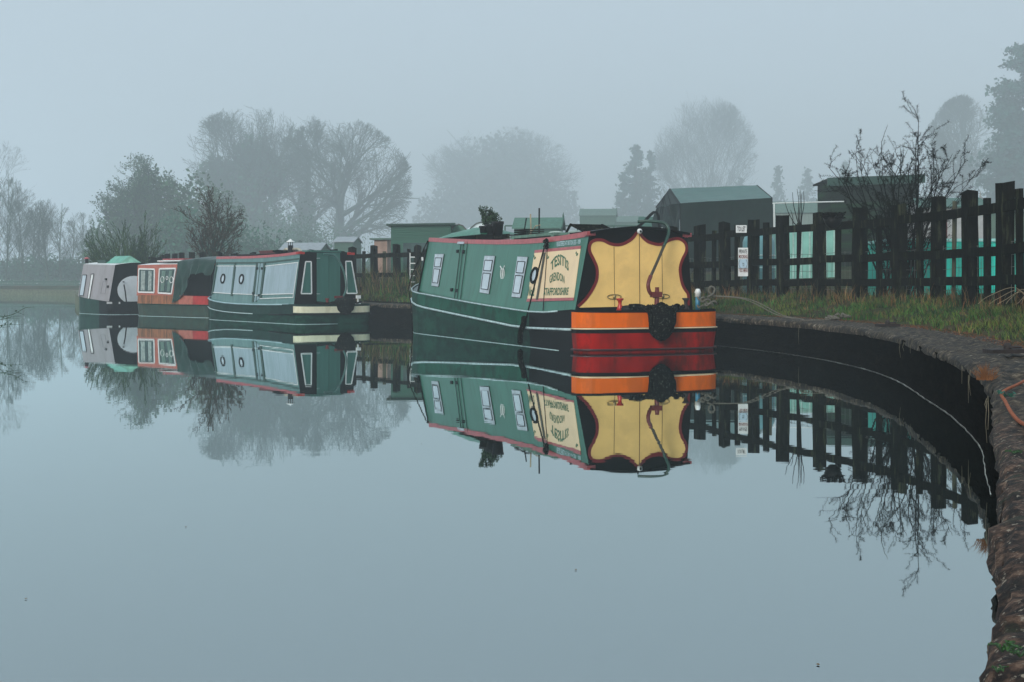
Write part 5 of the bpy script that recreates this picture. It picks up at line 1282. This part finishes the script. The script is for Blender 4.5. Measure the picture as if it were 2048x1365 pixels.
# undergrowth between the big trunks
for px, d, w, h_, lab, sd in ((520,215,17,15,'tall faint thicket filling the gap under the left ivy clad tree',15),(640,220,15,13,'tall faint thicket between the second ivy clad tree and the oak',16),(350,190,12,11,'faint tall thicket between the round tree and the ivy clad tree',17),(455,140,8.7,7,'dark misty thicket behind the thorn bush',5),(560,145,10,5.5,'low misty thicket at the foot of the ivy clad trees',6),(750,160,8.7,4.2,'pale misty thicket right of the oak trunk',7),(395,132,6.2,9.4,'tall holly thicket between the round tree and ivy clad tree',8)):
    a = at(px, d); t = empty('thicket', (a.x, d, .8), 0, lab, 'thicket', 'thickets below the misty trees'); rg = random.Random(sd)
    cloud(t, 'foliage', [(rg.uniform(-w*.5,w*.5), 0, h_*rg.uniform(.2,.5), w*.4, w*.35, h_*rg.uniform(.35,.55)) for _ in range(5)], 5000, .19, ivy, sd)
    mb = MB()
    for i in range(60): x = rg.uniform(-w*.7,w*.7); mb.tube([(x,rg.uniform(-.5,.5),0),(x+rg.uniform(-.6,.6),rg.uniform(-.5,.5),h_*rg.uniform(.4,.85))], [.03,.01], 3)
    mb.build('stem', bark, t)
# far dome oak and birch
t, H, rx = tree('far_oak', 1003, 205, 252, 'very faint dome shaped tree in the fog behind the plant pots', 365, 41, zb=3.0, low=.04, **dict(BIG, kids=(18,8,6,4,2), trunk_h=.60, trunk_r=.6, ang=(1.0,.6,.6,.7,.7), twig=.034, first=.10))
cloud(t, 'twig_mass', [(0,0,H*.46,rx*.80,rx*.6,H*.44),(-rx*.5,0,H*.30,rx*.5,rx*.4,H*.28),(rx*.5,0,H*.32,rx*.48,rx*.4,H*.30),(0,0,H*.66,rx*.45,rx*.4,H*.30)], 17000, 1.15, bark, 31)
t, H, rx = tree('birch_tree', 1412, 165, 190, 'tall faint bare tree with forked trunk above the tarpaulin shelter', 222, 44, zb=3.0, low=.20, **dict(BIG, kids=(11,7,6,5,3), trunk_h=.42, trunk_r=.36, ang=(.60,.45,.55,.7,.7), twig=.022, up=.10, first=.3, lf=.80))
t, H, rx = tree('misty_tree', 1925, 128, 190, 'faint bare tree at the right beside the tall dark conifer', 175, 46, zb=3.0, low=.10, **dict(BIG, kids=(12,7,6,5,3), trunk_h=.8, trunk_r=.30, twig=.026, up=.1, ang=(.6,.55,.6,.7,.7)))
def conifer(px, d, ytop, wpx, label, seed, zb=2.5, lean=0, n=7000, taper=.9, sz=.16):
    fk = 3.3 if ytop > 280 else 2.8; d *= fk; sz *= fk; wpx *= 1.25
    x = at(px, d).x; H = at(0, d, ytop).z-zb; W = wpx/F*d/2; rg = random.Random(seed); t = empty('conifer', (x, d, zb), 0, label, 'conifer', 'conifers in the fog')
    mb = MB(); mb.tube([(0,0,0),(0,0,H*.97)], [H*.02,.03], 7); mb.build('trunk', bark, t, True)
    mb = MB(); nb = int(H*9/fk)
    for i in range(nb):
        z = H*(.04+.95*(i/nb)); r_ = W*(1-(z/H))**taper*rg.uniform(.7,1.12)+.12*fk; a = rg.uniform(0,6.283); k = max(5, int(n/nb*(.4+r_/W)))
        for _ in range(k):
            q = rg.random()**.7; sp = .10*fk+.12*q*r_; mb.leaf((r_*q*math.cos(a)+rg.gauss(0,sp), r_*q*math.sin(a)+rg.gauss(0,sp), z-q*r_*.18+rg.gauss(0,sp*.6)+.25*q*q*r_), sz*rg.uniform(.6,1.3), rg)
    mb.build('crown', conif, t); return t
conifer(1272, 116, 288, 118, 'broad misty conifer with a pointed top left of the tarpaulin shelter', 1, n=9000)
conifer(1301, 120, 300, 70, 'narrow misty conifer merging into the right side of the broad one', 2, n=4200)
conifer(1247, 114, 345, 62, 'shorter misty conifer at the left foot of the broad one', 8, n=3200)
conifer(1555, 136, 330, 60, 'faint small conifer right of the tarpaulin shelter', 3, n=3600)
conifer(1615, 138, 336, 78, 'faint wide conifer between shelter and tall shed', 4, n=4200)
conifer(1480, 134, 352, 60, 'faint conifer just above the ridge of the tarpaulin shelter', 9, n=2500)
conifer(1690, 132, 322, 90, 'faint conifer behind the tall dark shed', 5, n=4200)
conifer(2062, 98, 78, 185, 'towering dark conifer cut by the right edge', 6, zb=2.5, n=26000, taper=.38, sz=.2)
conifer(2022, 100, 190, 90, 'shorter shoulder conifer against the towering one', 7, zb=2.5, n=9000, taper=.45, sz=.18)

# bare misty saplings on the far left
SAP = dict(trunk_r=.13, lv=4, kids=(15,7,5,3), ang=(.62,.55,.6,.6), up=.10, wob=.13, trunk_h=.95, twig=.014, lf=.50, first=.10)
for k, (px, d, yt, w, lab) in enumerate(((12,165,352,95,'tall misty bare sapling at the left edge'),(48,172,388,80,'misty bare sapling second from the left edge'),(64,188,398,60,'short misty sapling third from the left edge'),(98,168,392,75,'misty sapling with two thin trunks in the middle of the left group'),(122,178,408,60,'slender misty sapling left of the grey boat'),(165,188,425,70,'faint low sapling rising behind the grey boat'),(-8,240,275,120,'faintest tallest bare tree on the left edge'),(32,180,418,70,'short forked misty sapling between the first and second from the left'),(82,186,425,64,'small faint sapling just left of the two-trunk one'),(146,184,440,60,'tiny faint sapling nearest the grey boat on its left'),(205,190,470,80,'very low faint sapling hidden behind the grey boat roof'))):
    tree('bare_sapling', px, d, yt, lab, w*1.5, 60+k, mats=(bark_g, bark), group='bare saplings on the far bank', zb=.75, low=.12, cat='sapling', **dict(SAP, stems=2 if k in (0,3) else 1, stem_spread=.15))
for px, w, h_, lab, sd in ((30,15.0,4.0,'low dark shrub on the far bank at the left edge',11),(108,13.0,4.6,'rounded misty shrub under the left saplings',12),(165,12.0,3.6,'misty shrub on the far bank behind the grey boat',13)):
    a = at(px, 180); t = empty('shrub', (a.x, 180, .75), 0, lab, 'shrub', 'shrubs on the far bank'); rg = random.Random(sd)
    cloud(t, 'foliage', [(rg.uniform(-w*.4,w*.4), 0, h_*.4, w*.28, 2.2, h_*rg.uniform(.35,.6)) for _ in range(6)], 4200, .20, ivy, sd)
def far_fence():
    a = at(-60, 113); b = at(215, 113); w = b.x-a.x; t = empty('far_fence', (a.x, 113, .45), 0, 'faint board fence along the far bank at the left', 'fence'); mb = MB()
    for z in (.1,.32,.54): mb.box(0, w, -.03, .03, z, z+.17)
    mb.build('rail', shed_m, t); mb = MB()
    for i in range(14): x = w*i/13; mb.box(x-.07, x+.07, -.06, -.031, 0, .8)
    mb.build('post', shed_m, t)
far_fence()

# mid-distance bushes behind the boats
t, H, rx = tree('osier_bush', 252, 52, 398, 'green stemmed fan shaped bush behind the grey and orange boats', 165, 52, mats=(twig_y, bark_g), zb=.7, low=-.05, cat='bush', trunk_r=.05, lv=4, kids=(8,6,4,3), ang=(.40,.45,.5,.6), up=.10, wob=.12, trunk_h=.55, twig=.012, stems=26, stem_spread=1.15, lf=.34, first=.15)
cloud(t, 'ivy', [(.2,0,.55,.75,.6,.95),(-.3,0,.35,.8,.6,.5),(.9,0,.3,.5,.5,.4)], 2600, .05, ivy, 21)
t, H, rx = tree('thorn_tree', 412, 50, 362, 'dark reddish thorn tree rising behind the orange and blue boats', 178, 57, mats=(bark, twig_r), zb=.7, low=-.02, cat='thorn tree', trunk_r=.085, lv=4, kids=(14,7,5,3), ang=(.85,.55,.6,.7), up=.11, wob=.22, trunk_h=.66, twig=.013, lf=.40, first=.06, stems=3, stem_spread=.3)
cloud(t, 'ivy', [(0,0,.4,.6,.5,.6),(.8,0,.3,.5,.4,.3),(-.5,0,.3,.5,.4,.4)], 1300, .045, ivy_l, 22)
# hawthorn by the right fence
def hawthorn():
    d = 21.3; a = at(1800, d); t = empty('hawthorn_bush', (a.x, d, .72), 0, 'black thorny hawthorn bush spreading over the fence and tall shed', 'bush'); rg = random.Random(71)
    T = MB(); C = MB(); tips = [(1838,230),(1775,250),(1713,281),(1703,300),(1655,332),(1762,297),(1835,272),(1868,306),(1905,308),(1932,318),(1958,350),(1742,310),(1800,292),(1690,345),(1848,282),(1885,330),(1722,330),(1750,340),(1780,318),(1815,300),(1860,330),(1912,345),(1940,362),(1700,365),(1672,380),(1760,360),(1800,340),(1840,325),(1878,365),(1925,385),(1825,360),(1785,372),(1895,395),(1735,380)]
    def spray(p0, p1, r_, lvl, bend):
        L_ = (p1-p0).length; m1 = p0.lerp(p1, .4)+Vector((0,0,bend*L_))+Vector([rg.gauss(0,.035)*L_ for _ in range(3)]); m2 = p0.lerp(p1, .75)+Vector((0,0,bend*.6*L_))+Vector([rg.gauss(0,.03)*L_ for _ in range(3)])
        S = smooth_path([p0, m1, m2, p1], 6); n = len(S); S = [q+Vector([rg.gauss(0,.005) for _ in range(3)]) if 0 < i < n-1 else q for i, q in enumerate(S)]
        (T if lvl == 0 else C).tube([tuple(q) for q in S], [max(r_*(1-.85*i/n), .0022) for i in range(n)], 5 if lvl == 0 else 3, 0, False)
        for i in range(3 if lvl == 0 else 1, n-1):
            dr = (S[i+1]-S[i]).normalized()
            for _ in range(2):
                o = dr.orthogonal().normalized(); o.rotate(Matrix.Rotation(rg.uniform(0,6.28), 3, dr))
                C.tube([tuple(S[i]), tuple(S[i]+(dr*.3+o).normalized()*rg.uniform(.018,.05))], [.0025,.001], 3, 0, False)
            if lvl < 2 and rg.random() < (.36 if lvl == 0 else .12):
                o = dr.orthogonal().normalized(); o.rotate(Matrix.Rotation(rg.uniform(0,6.28), 3, dr)); ang = rg.uniform(.4,.95)
                e = S[i]+(dr*math.cos(ang)+o*math.sin(ang)+Vector((0,0,.15))).normalized()*rg.uniform(.25,.75)*(1-.45*i/n)*(1 if lvl == 0 else .5)
                spray(S[i], e, r_*.42, lvl+1, rg.uniform(-.02,.05))
    for px, py in tips:
        dd = rg.uniform(-.5,.6); e = at(px, d+dd, py)-Vector((a.x, d, .72)); b = Vector((rg.uniform(-.32,.32), rg.uniform(-.2,.2), 0)); spray(b, e, rg.uniform(.010,.017), 0, rg.uniform(.04,.13))
    for _ in range(9):
        an = rg.uniform(0,6.28); e = Vector((math.cos(an)*rg.uniform(.3,1.0), math.sin(an)*.5, rg.uniform(.4,1.7))); spray(Vector((rg.uniform(-.3,.3), rg.uniform(-.2,.2), rg.uniform(0,.3))), e, .010, 0, .05)
    T.build('trunk', twig_b, t, True); C.build('crown', twig_b, t)
    cloud(t, 'leaf_mass', [(.15,.1,1.55,.30,.2,.30),(-.1,.1,1.25,.3,.2,.35)], 500, .018, twig_b, 23)
hawthorn()
# bare sapling twigs at fence
a = at(1587, 23.2); t = empty('bare_twigs', (a.x, 23.4, .72), 0, 'upright bare twigs rising above the fence right of the shelter', 'sapling'); mb = MB(); rg = random.Random(6)
for x0, x1, y in ((1596,1570,405),(1596,1581,420),(1600,1585,385),(1598,1594,378),(1600,1603,388),(1602,1600,380),(1604,1607,383)):
    A_ = at(1600, 23.4, 478)-at(1587, 23.4, 566)-Vector((0,0,0)); B_ = at(x1, 23.4, y); q = Vector((B_.x-a.x, 0, B_.z-.72)); p = Vector((at(1600,23.4).x-a.x+rg.uniform(-.03,.03), 0, 1.15))
    S = smooth_path([Vector((.1,0,0)), p, p.lerp(q, .35)+Vector((rg.uniform(-.03,.03)+(q.x-p.x)*.15,0,0)), p.lerp(q, .7)+Vector((rg.uniform(-.03,.03)+(q.x-p.x)*.1,0,0)), q], 4); mb.tube([tuple(z) for z in S], [.014*(1-.8*i/len(S)) for i in range(len(S))], 5)
mb.build('stem', twig_b, t)
# bramble overhanging the water from the left bank
mb = MB(); rg = random.Random(12); base = Vector((-12.6, 21, .3))
for k, (dx, dz) in enumerate(((4.75,.30),(4.55,.16),(4.5,.02),(4.2,.42),(4.35,-.02))):
    S = smooth_path([(0,0,0),(1.6,.1*k,.9+dz),(3.2,.05*k,.55+dz*.6),(dx-.5,0,dz*.4+.05),(dx,0,dz)], 5); mb.tube([tuple(p) for p in S], [.014*(1-.75*i/len(S)) for i in range(len(S))], 5)
    for i in range(8, len(S), 2):
        p = S[i]; mb.tube([tuple(p), tuple(p+Vector((rg.uniform(.08,.22), rg.uniform(-.1,.1), rg.uniform(-.06,.12))))], [.005,.002], 3)
        mb.leaf(p+Vector((rg.uniform(-.05,.1),0,.02)), .025, rg)
single('bramble', mb, bark_g, base, 'bare bramble shoots reaching over the water at the left edge', 'bramble')
# arching dry stems at the right edge of the verge
mb = MB(); a = at(2040, 15.2); rg = random.Random(31)
for k in range(8):
    an = rg.uniform(1.0,5.2); L_ = rg.uniform(.25,.65); S = smooth_path([(0,0,0),(math.cos(an)*L_*.3,math.sin(an)*L_*.2,.22*L_+.1),(math.cos(an)*L_*.8,math.sin(an)*L_*.4,.22*L_),(math.cos(an)*L_,math.sin(an)*L_*.5,.05)], 5); mb.tube([tuple(p) for p in S], .003, 4)
single('dry_stems', mb, mat('pale_stem', (.30,.24,.15), .9), (a.x+.15, 15.2, .7), 'pale arching dead stems in the grass at the right edge', 'dead stems')
# floating specks on the water
mb = MB(); rg = random.Random(4)
for px, py in ((843,888),(372,1055),(1152,1141),(1636,1331),(52,1199)):
    d = F/(py-HY); a = at(px, d); mb.poly([(a.x+rg.uniform(.003,.006)*math.cos(k*1.26), a.y+rg.uniform(.004,.010)*math.sin(k*1.26), .003) for k in range(5)])
tag(mb.build('floating_debris', straw), kind='stuff')

# ------------------------------------------------------------------ light, fog, camera
def haze():
    m = bpy.data.materials.new('fog'); m.use_nodes = True; nt = m.node_tree; nt.nodes.remove(nt.nodes['Principled BSDF'])
    v = nt.nodes.new('ShaderNodeVolumePrincipled'); v.inputs['Color'].default_value = (.86,.950,.988,1); v.inputs['Density'].default_value = HAZE; v.inputs['Anisotropy'].default_value = .0
    nt.links.new(v.outputs[0], nt.nodes['Material Output'].inputs['Volume'])
    mb = MB(); mb.box(-1340, 1340, -70, 1400, -2.2, 84); o = mb.build('haze', m); tag(o, kind='stuff')
HAZE = .0027
haze()
w = bpy.data.worlds.new('World'); sc.world = w; w.use_nodes = True; nt = w.node_tree; bg = nt.nodes['Background']
sky = nt.nodes.new('ShaderNodeTexSky'); sky.sky_type = 'NISHITA'; sky.sun_disc = False; sky.sun_elevation = R(32); sky.sun_rotation = R(215); sky.dust_density = 3
mx = nt.nodes.new('ShaderNodeMix'); mx.data_type = 'RGBA'; mx.inputs['Factor'].default_value = .85; nt.links.new(sky.outputs[0], mx.inputs['A']); mx.inputs['B'].default_value = (4.85, 5.80, 6.65, 1)
nt.links.new(mx.outputs['Result'], bg.inputs['Color']); bg.inputs['Strength'].default_value = .076
su = bpy.data.lights.new('sun', 'SUN'); su.energy = 1.5; su.angle = R(25); su.color = (1,.97,.92)
so = bpy.data.objects.new('sun', su); col.objects.link(so); so.rotation_euler = (R(64), 0, R(-27))
cam = bpy.data.cameras.new('camera'); co = bpy.data.objects.new('camera', cam); col.objects.link(co)
co.location = (0,0,1); co.rotation_euler = (R(90),0,0); cam.sensor_width = 36; cam.lens = F/2048*36; cam.shift_y = -(682.5-HY)/2048
cam.clip_start = .05; cam.clip_end = 3000; sc.camera = co
sc.render.engine = 'CYCLES'
cy = sc.cycles; cy.use_denoising = True; cy.max_bounces = 6; cy.diffuse_bounces = 3; cy.glossy_bounces = 3; cy.volume_bounces = 2; cy.transparent_max_bounces = 8
cy.caustics_reflective = False; cy.caustics_refractive = False; cy.sample_clamp_indirect = 4
sc.view_settings.view_transform = 'Standard'; sc.view_settings.look = 'None'; sc.view_settings.exposure = 0.75; sc.view_settings.gamma = 1
